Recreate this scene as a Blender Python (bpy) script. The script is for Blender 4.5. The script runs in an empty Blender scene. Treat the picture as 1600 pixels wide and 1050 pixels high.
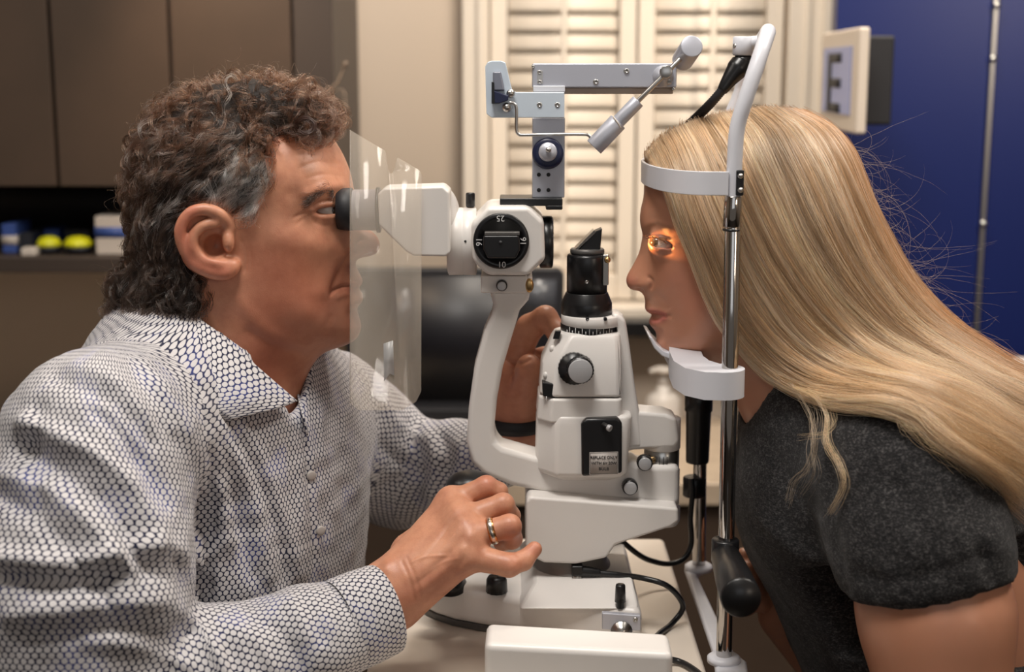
import bpy, bmesh, math, random
import numpy as np
from mathutils import Vector, Matrix
random.seed(7); RNG = np.random.default_rng(7)
SC = bpy.context.scene
# ------------------------------------------------------------------ camera
FPX = 1600 * 50 / 36.0
CAMZ = 1.27; PITCH = math.radians(10.5)
cd = bpy.data.cameras.new('camera'); cam = bpy.data.objects.new('camera', cd)
SC.collection.objects.link(cam); SC.camera = cam
cd.lens = 50; cd.sensor_width = 36; cd.clip_start = .05; cd.clip_end = 50
cam.location = (0, 0, CAMZ); cam.rotation_euler = (math.pi/2 - PITCH, 0, 0)
cd.dof.use_dof = True; cd.dof.focus_distance = 1.24; cd.dof.aperture_fstop = 4.5
# ------------------------------------------------------------------ world and light
wd = bpy.data.worlds.new('world'); SC.world = wd; wd.use_nodes = True
wd.node_tree.nodes['Background'].inputs[0].default_value = (1.0, .88, .78, 1)
wd.node_tree.nodes['Background'].inputs[1].default_value = .12
def area(name, loc, target, size, power, col, size_y=None):
    l = bpy.data.lights.new(name, 'AREA'); l.energy = power; l.color = col; l.size = size
    if size_y: l.shape = 'RECTANGLE'; l.size_y = size_y
    o = bpy.data.objects.new(name, l); SC.collection.objects.link(o); o.location = loc
    o.rotation_euler = (Vector(target) - Vector(loc)).to_track_quat('-Z', 'Y').to_euler(); return o
area('ceiling_panel_light', (-.15, .70, 2.5), (-.05, 1.25, 1.0), .5, 21, (1, .95, .89), .5)
area('ceiling_panel_light', (-1.3, .9, 2.5), (-.5, 1.3, 1.0), .5, 5.5, (1, .91, .80), .5)
area('ceiling_panel_light', (1.15, 1.25, 2.5), (.55, 1.3, 1.0), .4, 18, (1, .92, .82), .4)
area('ceiling_panel_light', (.25, 2.0, 2.6), (.2, 2.75, 1.2), .5, 22, (1, .90, .78), .25)
area('camera_side_fill', (.1, -1.6, 1.7), (0, 1.3, 1.1), 1.5, 3.5, (.92, .95, 1.0), 1.0)  # soft cool fill added from the camera side
area('wall_glow_light', (2.35, -2.0, 1.78), (.75, 2.5, 1.45), .55, 8, (1, .86, .72), .4)  # unseen light added behind the camera for the glow on the blue wall
def spot(name, loc, target, power, col, ang, blend=.5, rad=.02):
    l = bpy.data.lights.new(name, 'SPOT'); l.energy = power; l.color = col; l.spot_size = math.radians(ang); l.spot_blend = blend
    l.shadow_soft_size = rad
    o = bpy.data.objects.new(name, l); SC.collection.objects.link(o); o.location = loc
    o.rotation_euler = (Vector(target) - Vector(loc)).to_track_quat('-Z', 'Y').to_euler(); return o
spot('cabinet_downlight', (-.52, 2.05, 1.62), (-.40, 2.42, 1.1), 8, (1, .74, .50), 80, 1, .03)
spot('blue_wall_downlight', (.98, 1.85, 1.98), (.80, 2.45, 1.45), 34.0, (1, .84, .66), 80, 1, .05)
SC.view_settings.view_transform = 'Standard'; SC.view_settings.look = 'None'
SC.view_settings.exposure = 0.12; SC.view_settings.gamma = 1; SC.view_settings.use_curve_mapping = False
SC.cycles.max_bounces = 8; SC.cycles.transparent_max_bounces = 16
SC.cycles.use_denoising = True
# ------------------------------------------------------------------ photo pixel -> world
CP, SP = math.cos(PITCH), math.sin(PITCH)
def W(px, py, Y):
    a = (px - 800) / FPX; b = -(py - 525) / FPX
    dx, dy, dz = a, CP + b*SP, -SP + b*CP
    t = Y / dy
    return Vector((dx*t, Y, CAMZ + dz*t))
def T(px, py, z):
    a = (px - 800) / FPX; b = -(py - 525) / FPX
    dx, dy, dz = a, CP + b*SP, -SP + b*CP
    t = (z - CAMZ) / dz
    return Vector((dx*t, dy*t, z))
def PX(co):                       # n x 3 -> n x 2 photo pixels
    co = np.asarray(co, float); x, y, z = co[..., 0], co[..., 1], co[..., 2] - CAMZ
    d = y*CP - z*SP; u = y*SP + z*CP
    return np.stack([800 + FPX*x/d, 525 - FPX*u/d], -1)
def M(px, Y): return px * Y / FPX      # a pixel length at depth Y in metres
# ------------------------------------------------------------------ materials
def mat(name, col, rough=.5, metal=0, spec=.5, noise=None, bump=None, sss=0, **kw):
    m = bpy.data.materials.new(name); m.use_nodes = True; nt = m.node_tree; b = nt.nodes['Principled BSDF']
    b.inputs['Base Color'].default_value = (*col, 1); b.inputs['Roughness'].default_value = rough
    b.inputs['Metallic'].default_value = metal; b.inputs['Specular IOR Level'].default_value = spec
    if sss:
        b.inputs['Subsurface Weight'].default_value = sss; b.inputs['Subsurface Radius'].default_value = (1, .35, .18)
        b.inputs['Subsurface Scale'].default_value = .006
    for k, v in kw.items(): b.inputs[k.replace('_', ' ')].default_value = v
    if noise or bump:
        tc = nt.nodes.new('ShaderNodeTexCoord')
    if noise:
        sc, col2, lo, hi = noise
        n = nt.nodes.new('ShaderNodeTexNoise'); n.inputs['Scale'].default_value = sc; n.inputs['Detail'].default_value = 5
        nt.links.new(tc.outputs['Object'], n.inputs['Vector'])
        r = nt.nodes.new('ShaderNodeValToRGB'); r.color_ramp.elements[0].position = lo; r.color_ramp.elements[1].position = hi
        r.color_ramp.elements[0].color = (*col, 1); r.color_ramp.elements[1].color = (*col2, 1)
        nt.links.new(n.outputs['Fac'], r.inputs[0]); nt.links.new(r.outputs[0], b.inputs['Base Color'])
    if bump:
        sc, st = bump
        n = nt.nodes.new('ShaderNodeTexNoise'); n.inputs['Scale'].default_value = sc; n.inputs['Detail'].default_value = 4
        nt.links.new(tc.outputs['Object'], n.inputs['Vector'])
        bp = nt.nodes.new('ShaderNodeBump'); bp.inputs['Strength'].default_value = st; bp.inputs['Distance'].default_value = .001
        nt.links.new(n.outputs['Fac'], bp.inputs['Height']); nt.links.new(bp.outputs[0], b.inputs['Normal'])
    return m
def srgb(r, g, b):
    f = lambda c: (c/255/12.92) if c/255 <= .04045 else ((c/255+.055)/1.055)**2.4
    return (f(r), f(g), f(b))
MT = dict(
 white=mat('white_enamel', srgb(226, 222, 218), .34, bump=(900, .04), noise=(9, srgb(218, 213, 208), .3, .8)),
 lacquer=mat('cool_white_lacquer', srgb(214, 215, 222), .35),
 alu=mat('anodised_aluminium', srgb(186, 188, 198), .38, .35, bump=(1500, .05)),
 plate=mat('pale_blue_plate', srgb(206, 218, 230), .4, .15),
 chrome=mat('chrome', (.50, .48, .46), .07, 1.0),
 steel=mat('brushed_steel', (.55, .54, .52), .28, 1.0),
 brass=mat('brass', (.55, .36, .16), .3, 1.0),
 black=mat('black_plastic', (.008, .008, .009), .32),
 matte=mat('black_rubber', (.012, .012, .015), .55),
 navy=mat('navy_knob', srgb(30, 36, 66), .35),
 grey=mat('grey_knob_cap', srgb(176, 176, 178), .45, .2),
 dgrey=mat('dark_grey_metal', srgb(92, 90, 88), .4, .3),
 ink=mat('ink', (.01, .01, .012), .6),
 paint=mat('white_marking', srgb(215, 215, 215), .5),
 labelp=mat('label_paper', srgb(172, 165, 160), .6),
 cream=mat('cream_table', srgb(222, 210, 196), .4, noise=(5, srgb(214, 202, 188), .3, .7)),
 glass=mat('dark_lens_glass', (.01, .012, .02), .05),
)
# ------------------------------------------------------------------ object helpers
COL = SC.collection
def link(name, me, m=None, parent=None, smooth=True):
    o = bpy.data.objects.new(name, me); COL.objects.link(o)
    if m is not None: me.materials.append(MT[m] if isinstance(m, str) else m)
    if parent is not None: o.parent = parent
    if smooth and isinstance(me, bpy.types.Mesh):
        me.polygons.foreach_set('use_smooth', [True]*len(me.polygons))
    return o
def thing(name, label, cat, loc=(0, 0, 0), group=None):
    o = bpy.data.objects.new(name, None); COL.objects.link(o); o.location = loc
    tag(o, label, cat, group); o.empty_display_size = .02
    bpy.context.view_layer.update(); return o
def tag(o, label, cat, group=None):
    o['label'] = label; o['category'] = cat
    if group: o['group'] = group
    return o
def adopt(root, parts):
    for p in parts:
        p.parent = root; p.matrix_parent_inverse = Matrix.Translation(root.location).inverted()
def bevel(o, w, seg=3, ang=35):
    if w:
        b = o.modifiers.new('edge', 'BEVEL'); b.width = w; b.segments = seg; b.limit_method = 'ANGLE'; b.angle_limit = math.radians(ang)
        b.harden_normals = True
    return o
def par(o, parent):
    if parent is not None:
        o.parent = parent; o.matrix_parent_inverse = Matrix.Translation(wloc(parent)).inverted()
    return o
def wloc(o):
    v = Vector(o.location)
    if o.parent is not None and o.type == 'EMPTY': v = v + wloc(o.parent)
    return v if o.type == 'EMPTY' else Vector((0, 0, 0))
def mesh_from(name, vs, fs, m, parent=None, smooth=True):
    me = bpy.data.meshes.new(name); me.from_pydata([tuple(v) for v in vs], [], fs); me.update()
    bm = bmesh.new(); bm.from_mesh(me); bmesh.ops.recalc_face_normals(bm, faces=bm.faces); bm.to_mesh(me); bm.free()
    return par(link(name, me, m, None, smooth), parent)
def prism(name, pts, Y0, Y1, m, parent=None, bev=.002, seg=3, taper=1.0):
    """outline in photo pixels read at depth Y0, carried straight back to Y1"""
    f = [W(x, y, Y0) for x, y in pts]; n = len(f)
    c = sum(f, Vector()) / n
    b = [c + (v - c)*taper for v in f]
    for v in b: v.y = Y1
    fs = [list(range(n)), list(range(2*n-1, n-1, -1))] + [[i, i+n, (i+1) % n + n, (i+1) % n] for i in range(n)]
    return bevel(mesh_from(name, f + b, fs, m, parent), bev, seg)
def box(name, x0, x1, y0, y1, z0, z1, m, parent=None, bev=.002, seg=2):
    vs = [(x, y, z) for x in (x0, x1) for y in (y0, y1) for z in (z0, z1)]
    fs = [(0, 1, 3, 2), (4, 6, 7, 5), (0, 4, 5, 1), (2, 3, 7, 6), (0, 2, 6, 4), (1, 5, 7, 3)]
    return bevel(mesh_from(name, vs, fs, m, parent), bev, seg)
def pbox(name, px0, py0, px1, py1, Y0, Y1, m, parent=None, bev=.002, seg=2):
    a = W(px0, py0, Y0); b = W(px1, py1, Y0)
    return box(name, a.x, b.x, Y0, Y1, b.z, a.z, m, parent, bev, seg)
def frame_of(d):
    d = Vector(d).normalized(); u = Vector((0, 0, 1)) if abs(d.z) < .9 else Vector((1, 0, 0))
    s = d.cross(u).normalized(); return d, s, s.cross(d).normalized()
def lathe(name, a, b, prof, m, parent=None, n=40, bev=0, flute=0, sq=1.0):
    """a turned solid along a->b; prof = [(t along in metres, radius)]"""
    a = Vector(a); d, s, u = frame_of(Vector(b) - a); vs = []; fs = []
    for t, r in prof:
        for i in range(n):
            th = 2*math.pi*i/n; rr = r*(1 - (flute if i % 2 else 0))
            vs.append(a + d*t + s*rr*math.cos(th) + u*rr*math.sin(th)*sq)
    k = len(prof)
    for j in range(k-1):
        for i in range(n): fs.append([j*n+i, j*n+(i+1) % n, (j+1)*n+(i+1) % n, (j+1)*n+i])
    fs.append(list(range(n))[::-1]); fs.append([(k-1)*n+i for i in range(n)])
    return bevel(mesh_from(name, vs, fs, m, parent), bev, 2, 40)
def rod(name, a, b, r, m, parent=None, n=32, ch=.0007, **k):
    L = (Vector(b)-Vector(a)).length; ch = min(ch, r*.4)
    return lathe(name, a, b, [(0, r-ch), (ch*.3, r-ch*.3), (ch, r), (L-ch, r), (L-ch*.3, r-ch*.3), (L, r-ch)], m, parent, n, 0, **k)
def smooth_path(P, k=8, closed=False):
    P = [np.array(p, float) for p in P]; out = []; n = len(P)
    for i in range(n-1):
        p0 = P[max(i-1, 0)]; p1 = P[i]; p2 = P[i+1]; p3 = P[min(i+2, n-1)]
        for j in range(k):
            t = j/k
            out.append(.5*((2*p1)+(p2-p0)*t+(2*p0-5*p1+4*p2-p3)*t*t+(3*p1-p0-3*p2+p3)*t**3))
    out.append(P[-1]); return np.array(out)
def tube(name, P, r, m, parent=None, n=16, k=8, ripple=0, sq=1.0, cap=True):
    P = smooth_path(P, k) if k else np.array([tuple(p) for p in P], float)
    R = np.interp(np.linspace(0, 1, len(P)), np.linspace(0, 1, len(r)), r) if isinstance(r, (list, tuple)) else np.full(len(P), r)
    T_ = np.gradient(P, axis=0); T_ /= np.linalg.norm(T_, axis=1)[:, None] + 1e-12
    u = np.cross(T_[0], [0, 0, 1.]); 
    if np.linalg.norm(u) < .1: u = np.cross(T_[0], [1., 0, 0])
    vs = []
    for i in range(len(P)):
        u = u - T_[i]*np.dot(u, T_[i]); u /= np.linalg.norm(u); v = np.cross(T_[i], u)
        rr = R[i]*(1+ripple*(i % 2))
        for j in range(n):
            th = 2*math.pi*j/n; vs.append(P[i] + u*rr*math.cos(th) + v*rr*math.sin(th)*sq)
    fs = [[i*n+j, i*n+(j+1) % n, (i+1)*n+(j+1) % n, (i+1)*n+j] for i in range(len(P)-1) for j in range(n)]
    if cap: fs += [list(range(n))[::-1], [(len(P)-1)*n+j for j in range(n)]]
    return mesh_from(name, vs, fs, m, parent)
def ball(name, c, r, m, parent=None, sc=(1, 1, 1), n=24):
    vs = []; fs = []; h = n//2
    for j in range(h+1):
        for i in range(n):
            a = math.pi*j/h; b = 2*math.pi*i/n
            vs.append((c[0]+r*sc[0]*math.sin(a)*math.cos(b), c[1]+r*sc[1]*math.sin(a)*math.sin(b), c[2]+r*sc[2]*math.cos(a)))
    for j in range(h):
        for i in range(n): fs.append([j*n+i, j*n+(i+1) % n, (j+1)*n+(i+1) % n, (j+1)*n+i])
    o = mesh_from(name, vs, fs, m, parent); bm = bmesh.new(); bm.from_mesh(o.data)
    bmesh.ops.remove_doubles(bm, verts=bm.verts, dist=1e-6); bm.to_mesh(o.data); bm.free(); return o
def text(name, s, px, py, Y, hpx, m, parent=None, rot=0, normal=(0, -1, 0), squeeze=1.0):
    cu = bpy.data.curves.new(name, 'FONT'); cu.body = s; cu.align_x = 'CENTER'; cu.align_y = 'CENTER'
    cu.size = M(hpx, Y)*1.4; cu.extrude = .00012
    o = bpy.data.objects.new('tmp', cu); COL.objects.link(o)
    bpy.context.view_layer.update(); me = bpy.data.meshes.new_from_object(o); bpy.data.objects.remove(o)
    q = Matrix.Translation(W(px, py, Y)) @ Matrix.Rotation(math.pi/2, 4, 'X') @ Matrix.Rotation(rot, 4, 'Z') @ Matrix.Diagonal((squeeze, 1, 1, 1))
    me.transform(q)
    return par(link(name, me, m, None, False), parent)
def knob(name, px, py, Yf, rpx, parent, depth=.012, capm='grey', ring='black', cap=.82):
    """round control facing the camera: ribbed skirt with a paler cap"""
    c = W(px, py, Yf); r = M(rpx, Yf)
    k = lathe(name, c + Vector((0, depth, 0)), c, [(0, r*.96), (depth*.15, r), (depth*.8, r), (depth*.9, r*.96)], ring, parent, 48, flute=.05)
    rod(name + '_cap' if False else 'cap', c + Vector((0, depth*.3, 0)), c - Vector((0, .0012, 0)), r*cap, capm, k)
    return k
def screw(px, py, Yf, rpx, parent, m='steel'):
    c = W(px, py, Yf); r = M(rpx, Yf)
    return lathe('screw', c + Vector((0, .004, 0)), c, [(0, r), (.003, r), (.0038, r*.8), (.004, r*.5), (.0032, r*.45)], m, parent, 20)
# ================================================================== the room
def struct(o): o['kind'] = 'structure'; return o
MT['wallm'] = mat('warm_white_wall', srgb(196, 180, 163), .75, bump=(60, .1))
MT['trimm'] = mat('cream_trim', srgb(224, 212, 196), .45)
MT['floorm'] = mat('dark_floor', srgb(62, 50, 42), .5, noise=(4, srgb(48, 38, 32), .3, .7))
MT['bluem'] = mat('navy_blue_panel', srgb(18, 31, 84), .27, bump=(30, .03))
MT['brownm'] = mat('brown_cabinet', srgb(76, 61, 50), .42, noise=(7, srgb(68, 55, 45), .3, .7))
MT['dbrown'] = mat('dark_brown_cabinet', srgb(62, 52, 46), .5)
MT['ceilm'] = mat('ceiling_white', srgb(226, 220, 210), .8)
BW = 2.75
struct(box('floor', -2.6, 2.6, -2.2, BW+.1, -.05, 0, 'floorm', bev=0))
struct(box('ceiling', -2.6, 2.6, -2.2, BW+.1, 2.7, 2.75, 'ceilm', bev=0))
struct(box('wall_left', -2.65, -2.6, -2.2, BW+.1, 0, 2.7, 'wallm', bev=0))
struct(box('wall_right', 2.6, 2.65, -2.2, BW+.1, 0, 2.7, 'wallm', bev=0))
# back wall with a window opening (4 pieces in one mesh)
wx0 = W(765, 400, BW).x; wx1 = W(1216, 400, BW).x; wz0 = W(800, 470, BW).z; wz1 = 2.2
def multi(name, boxes, m, parent=None, bev=0):
    vs = []; fs = []
    for (x0, x1, y0, y1, z0, z1) in boxes:
        b = len(vs); vs += [(x, y, z) for x in (x0, x1) for y in (y0, y1) for z in (z0, z1)]
        fs += [[b+i for i in f] for f in ((0, 1, 3, 2), (4, 6, 7, 5), (0, 4, 5, 1), (2, 3, 7, 6), (0, 2, 6, 4), (1, 5, 7, 3))]
    return bevel(mesh_from(name, vs, fs, m, parent), bev, 2)
struct(multi('wall_back', [(-2.6, wx0, BW, BW+.1, 0, 2.7), (wx1, 2.6, BW, BW+.1, 0, 2.7), (wx0, wx1, BW, BW+.1, 0, wz0), (wx0, wx1, BW, BW+.1, wz1, 2.7)], 'wallm'))
# window casing
struct(multi('trim_1', [(wx0-.05, wx0, BW-.03, BW+.04, wz0, wz1+.06), (wx0-.022, wx0-.008, BW-.038, BW-.03, wz0, wz1+.06), (wx1, wx1+.085, BW-.03, BW+.04, wz0, wz1+.06), (wx1+.03, wx1+.04, BW-.04, BW-.03, wz0, wz1+.06), (wx1+.062, wx1+.085, BW-.045, BW-.03, wz0, wz1+.06), (wx0, wx1, BW-.03, BW+.04, wz1, wz1+.06)], 'trimm', bev=.003))
struct(box('trim_2', wx0-.07, wx1+.10, BW-.075, BW+.04, W(800, 500, BW-.07).z, wz0, 'trimm', bev=.006))
# plantation shutters: three panels, each a frame with tilted louvres
def shutter(pxa, pxb, lab, split=False):
    xa, xb = W(pxa, 300, BW).x, W(pxb, 300, BW).x; z0, z1 = wz0+.004, wz1-.004
    t = thing('window_shutter', lab, 'shutter', ((xa+xb)/2, BW, z0), 'plantation shutters in the window')
    s = .032
    multi('shutter_frame', [(xa, xa+s, BW-.012, BW+.018, z0, z1), (xb-s, xb, BW-.012, BW+.018, z0, z1), (xa+s, xb-s, BW-.012, BW+.018, z0, z0+.05), (xa+s, xb-s, BW-.012, BW+.018, z1-.06, z1)], 'trimm', t, .003)
    vs = []; fs = []; p = .0355; z = z0+.05+p/2
    while z < z1-.075:
        b = len(vs); ca, sa = math.cos(math.radians(79)), math.sin(math.radians(80)); h = .0190
        for x in (xa+s+.002, xb-s-.002):
            for (u, v) in ((-h, -.001), (-h*.5, -.003), (h*.5, -.003), (h, -.001), (h, .001), (h*.5, .003), (-h*.5, .003), (-h, .001)):
                vs.append((x, BW + .003 + u*ca*1.0 - v*sa*-1, z + u*sa + v*ca))
        fs += [[b+i, b+(i+1) % 8, b+8+(i+1) % 8, b+8+i] for i in range(8)] + [[b+i for i in range(8)], [b+8+i for i in range(7, -1, -1)]]
        z += p
    mesh_from('louvres', vs, fs, 'trimm', t)['kind'] = 'stuff'
    box('tilt_rod', (xa+xb)/2-.005, (xa+xb)/2+.005, BW-.046, BW-.036, z0+.08, z1-.1, 'trimm', t, .002)
shutter(767, 990, 'cream slatted shutter panel above the dial of the instrument')
shutter(993, 1214, 'cream slatted shutter panel next to the blue wall')
# unlit window pane behind the shutters
o = box('window_1', wx0-.02, wx1+.02, BW+.085, BW+.095, wz0-.02, wz1+.02, mat('window_glass', (.75, .8, .85), .05), bev=0); struct(o)
# black counter back edge and lower wall, the worktop and base cabinets
BC = 2.0
zc = T(1000, 655, 0).z
cz = W(1000, 655, 2.55).z
struct(box('trim_3', W(470, 500, 2.62).x, wx1+.25, 2.62, BW-.001, W(1000, 526, 2.62).z, W(1000, 503, 2.62).z, 'black', bev=.002))
cz = W(0, 650, BW).z
t = thing('base_cabinet', 'dark base cabinet run under the pale worktop along the back wall', 'cabinet', (0, 2.5, 0))
box('carcass', -2.5, .5, 2.32, BW-.01, .08, cz-.041, 'dbrown', t)
for i, x in enumerate(np.linspace(-2.48, .49, 7)[:-1]):
    box('door', x+.002, x+.491, 2.30, 2.319, .1, cz-.05, 'brownm', t)
tag(box('worktop', -2.5, .52, 2.28, BW-.01, cz-.04, cz, mat('worktop_stone', srgb(190, 172, 150), .35, noise=(30, srgb(176, 158, 138), .4, .7)), bev=.004), 'pale stone worktop along the back wall under the window', 'worktop')
# upper cabinets on the left
UF = 2.36
zb = W(300, 293, UF).z
up = [(-40, 82), (84, 268), (270, 459)]
labs = ['brown wall cupboard at the far end from the window', 'brown wall cupboard in the middle of the row of three', 'brown wall cupboard nearest the window']
for (a, b), lb in zip(up, labs):
    if a == -40: a = -330
    xa, xb = W(a, 150, UF).x, W(b, 150, UF).x
    t = thing('wall_cupboard', lb, 'cupboard', ((xa+xb)/2, BW, zb), 'brown wall cupboards')
    box('carcass', xa, xb, UF+.02, BW-.001, zb, 2.35, 'dbrown', t, .001)
    box('door', xa+.002, xb-.002, UF, UF+.018, zb+.002, 2.35, 'brownm', t, .0015)
xe = W(522, 150, UF).x
tag(box('cupboard_end_panel', W(461, 150, UF).x, xe, UF-.0, BW-.001, W(500, 370, UF).z, 2.35, 'dbrown'), 'dark brown end panel closing the row of wall cupboards', 'cabinet panel')
# open niche below: shelf with things on it
zs = W(100, 402, UF).z
t = thing('open_shelf', 'dark open shelf niche under the brown wall cupboards', 'shelf', (W(200, 400, UF).x, UF, zs))
xL = W(-330, 400, UF).x; xR = W(459, 400, UF).x
box('shelf_board', xL, xR, UF-.0, BW-.001, zs-.026, zs, 'dbrown', t)
box('back_panel', xL, xR, BW-.02, BW-.002, zs, zb-.001, MT['matte'], t, 0)
# ---- objects on the shelf
def shelf_box(px0, px1, pyt, Y0, dep, m, lab, name='product_box', cat='box', band=None):
    xa, xb = W(px0, 390, Y0).x, W(px1, 390, Y0).x; zt = W(px0, pyt, Y0).z
    t = thing(name, lab, cat, ((xa+xb)/2, Y0, zs), 'small packages on the open shelf')
    box('carton', xa, xb, Y0, Y0+dep, zs+.0005, zt, m, t, .002)
    if band: box('printed_band', xa-.0004, xb+.0004, Y0-.0006, Y0+dep, zs+(zt-zs)*band[0], zs+(zt-zs)*band[1], band[2], t, 0)
blu = mat('blue_print', srgb(60, 84, 150), .5); car = mat('pale_carton', srgb(196, 186, 176), .6); cdk = mat('dark_carton', srgb(34, 36, 44), .5)
shelf_box(150, 200, 338, UF+.03, .1, car, 'white carton with a blue band on the open shelf', band=(.45, .72, blu))
shelf_box(4, 26, 350, UF+.05, .08, blu, 'blue carton at the far end of the open shelf', band=(.3, .6, car))
shelf_box(30, 50, 365, UF+.05, .08, cdk, 'dark carton beside the blue carton on the shelf')
shelf_box(32, 54, 388, UF+.012, .03, car, 'low pale packet before the dark carton on the shelf')
for k, (a, b) in enumerate(((57, 97), (99, 146))):
    c = (W((a+b)/2, 386, UF+.05)); 
    t = thing('lens_case', ['bright yellow lidded dish on the shelf, away from the white carton', 'bright yellow lidded dish on the shelf next to the white carton'][k], 'dish', (c.x, UF+.05, zs), 'yellow dishes on the shelf')
    r = M((b-a)/2-1, UF+.05)
    yel = MT.setdefault('yellow', mat('yellow_plastic', srgb(214, 214, 30), .4))
    lathe('bowl', (c.x, UF+.05, zs+.0005), (c.x, UF+.05, zs+.1), [(0, r*.7), (.006, r*.9), (.013, r)], cdk, t)
    lathe('lid', (c.x, UF+.05, zs+.013), (c.x, UF+.05, zs+.1), [(0, r), (.006, r*.98), (.014, r*.72), (.017, r*.3)], yel, t)
    shelf_box(a+3, b-5, 358, UF+.12, .06, cdk if k else blu, ['blue carton behind the yellow dish farther from the white carton', 'dark carton behind the yellow dish next to the white carton'][k])
# ---- dried twig against the wall
tw = thing('twig', 'thin dried branch showing behind the curly hair against the pale wall', 'twig', tuple(W(500, 300, 2.3)))
bt = mat('bark', srgb(120, 104, 90), .7)
tube('stem', [W(470, 330, 2.3), W(500, 200, 2.3), W(505, 155, 2.3), W(528, 128, 2.3), W(540, 98, 2.3)], [.004, .0018], bt, tw)
tube('side_shoot', [W(506, 153, 2.3), W(536, 140, 2.32), W(541, 180, 2.3)], [.0015, .001], bt, tw, k=4)
tube('bud', [W(538, 104, 2.3), W(541, 96, 2.3)], [.004, .003], bt, tw, k=2)
vs_ = thing('vase', 'slim dark vase on the worktop holding the dried branch', 'vase', (W(470, 330, 2.3).x, 2.3, cz))
zt_ = W(470, 330, 2.3).z+.01
lathe('vase_body', (W(470, 330, 2.3).x, 2.36, cz+.0005), (W(470, 330, 2.3).x, 2.3, 2), [(0, .03), (.01, .035), (.1, .03), (zt_-cz-.02, .012), (zt_-cz, .014), (zt_-cz, .011), (zt_-cz-.02, .009)], 'matte', vs_)
# ---- blue wall panels and metal joint strip
bp = W(1296, 300, 2.5).x
b1 = W(1540, 250, 2.5).x; 
def slab(name, x0, x1, z0, z1, y, m): return struct(box(name, x0, x1, y, y+.04, z0, z1, m, bev=.001))
slab('wall_blue_1', bp, b1-.004, 0, 2.69, 2.5, 'bluem'); slab('wall_blue_2', b1+.004, 2.59, 0, 2.69, 2.5, 'bluem')
st = struct(box('trim_4', b1-.004, b1+.004, 2.492, 2.52, 0, 2.69, 'steel', bev=.001))
for py in (8, 92, 350):
    c = W(1532, py, 2.49); lathe('trim_5', (b1, 2.493, c.z), (b1, 2.4, c.z), [(0, .006), (.004, .006), (.006, .003)], 'steel')['kind'] = 'structure'
# ---- wall screen with the big letter E, turned toward the room
def quad_frame(t):
    A, B = W(1286, 134, 2.33), W(1343, 126, 2.12)
    A = Vector((A.x, 2.40, 0)); B = Vector((B.x, 2.22, 0))
    return A, B
t = thing('eye_chart_display', 'white framed display with a big letter on the blue wall', 'display', tuple(W(1340, 130, 2.3)))
Yn, Yf2 = 2.10, 2.44
Nr = [W(1343, 42, Yn), W(1343, 210, Yn)]; zt, zbm = Nr[0].z, Nr[1].z
xn = Nr[0].x; xf = W(1284, 100, Yf2).x
u = (Vector((xf, Yf2, 0)) - Vector((xn, Yn, 0))); Lw = u.length; u.normalize(); nrm = Vector((-u.y, u.x, 0))
if nrm.x > 0: nrm = -nrm
def obl(name, s0, s1, z0, z1, d0, d1, m, bev=.002):
    o0 = Vector((xn, Yn, 0)); vs = [o0+u*s+nrm*d+Vector((0, 0, z)) for s in (s0, s1) for d in (d0, d1) for z in (z0, z1)]
    return bevel(mesh_from(name, vs, [(0, 1, 3, 2), (4, 6, 7, 5), (0, 4, 5, 1), (2, 3, 7, 6), (0, 2, 6, 4), (1, 5, 7, 3)], m, t), bev, 3)
scr = mat('display_panel', srgb(120, 126, 160), .3); e_ = scr.node_tree.nodes['Principled BSDF']; e_.inputs['Emission Color'].default_value = (*srgb(150, 160, 210), 1); e_.inputs['Emission Strength'].default_value = .18
obl('bezel', 0, Lw, zbm, zt, -.016, 0, mat('cream_bezel', srgb(222, 208, 192), .4), .004)
obl('screen', .05, Lw-.03, zbm+.026, zt-.026, -.001, .002, scr, .0005)
zm = (zbm+zt)/2-.004; hh = .046
sC = Lw*.47
obl('letter', sC-.03, sC+.07, zm+hh*.68, zm+hh, .0015, .003, 'ink', 0)
obl('letter', sC-.03, sC+.07, zm-hh*.16, zm+hh*.16, .0015, .003, 'ink', 0)
obl('letter', sC-.03, sC+.07, zm-hh, zm-hh*.68, .0015, .003, 'ink', 0)
obl('letter', sC+.062, sC+.098, zm-hh, zm+hh, .0015, .003, 'ink', 0)
box('mount_with_shadow', xf+.012, .578, 2.19, 2.499, zbm+.01, zt-.01, 'matte', t, .004)  # black display back, widened to take in the shadow beside it
# ---- dark monitor on the worktop
MY = 2.42
mo = thing('monitor', 'dark blurred monitor standing on the back worktop behind the instrument', 'monitor', (W(720, 640, MY).x, MY+.06, cz))
pm = prism('screen_housing', [(540, 428), (546, 420), (874, 420), (882, 428), (882, 640), (560, 640), (540, 636)], MY, MY+.03, 'matte', mo, .004)
pbox('screen', 552, 432, 872, 626, MY-.001, MY+.01, mat('dark_screen', srgb(24, 24, 30), .42), mo, 0)
pbox('window_reflection', 812, 438, 868, 500, MY-.0015, MY+.009, mat('reflection_grey', srgb(70, 72, 78), .3), mo, 0)  # paler patch painted as a window reflection in the screen
pbox('base_block', 628, 640, 884, 702, MY-.02, MY+.04, 'matte', mo)
pbox('status_panel', 610, 452, 648, 560, MY-.0015, MY+.009, mat('screen_image_dim', srgb(44, 44, 52), .3), mo, 0)
nz = W(700, 668, MY+.01).z
box('foot', W(640, 660, MY).x, W(790, 660, MY).x, MY-.08, MY+.12, cz+.0005, cz+.015, 'matte', mo, .004)
box('stand', W(700, 600, MY).x, W(735, 600, MY).x, MY+.032, MY+.05, cz+.01, W(700, 560, MY).z, 'matte', mo)
dk = thing('document_tray', 'black desk tray before the blurred monitor with a small bright clip', 'tray', tuple(W(690, 680, 1.80)))
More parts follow.
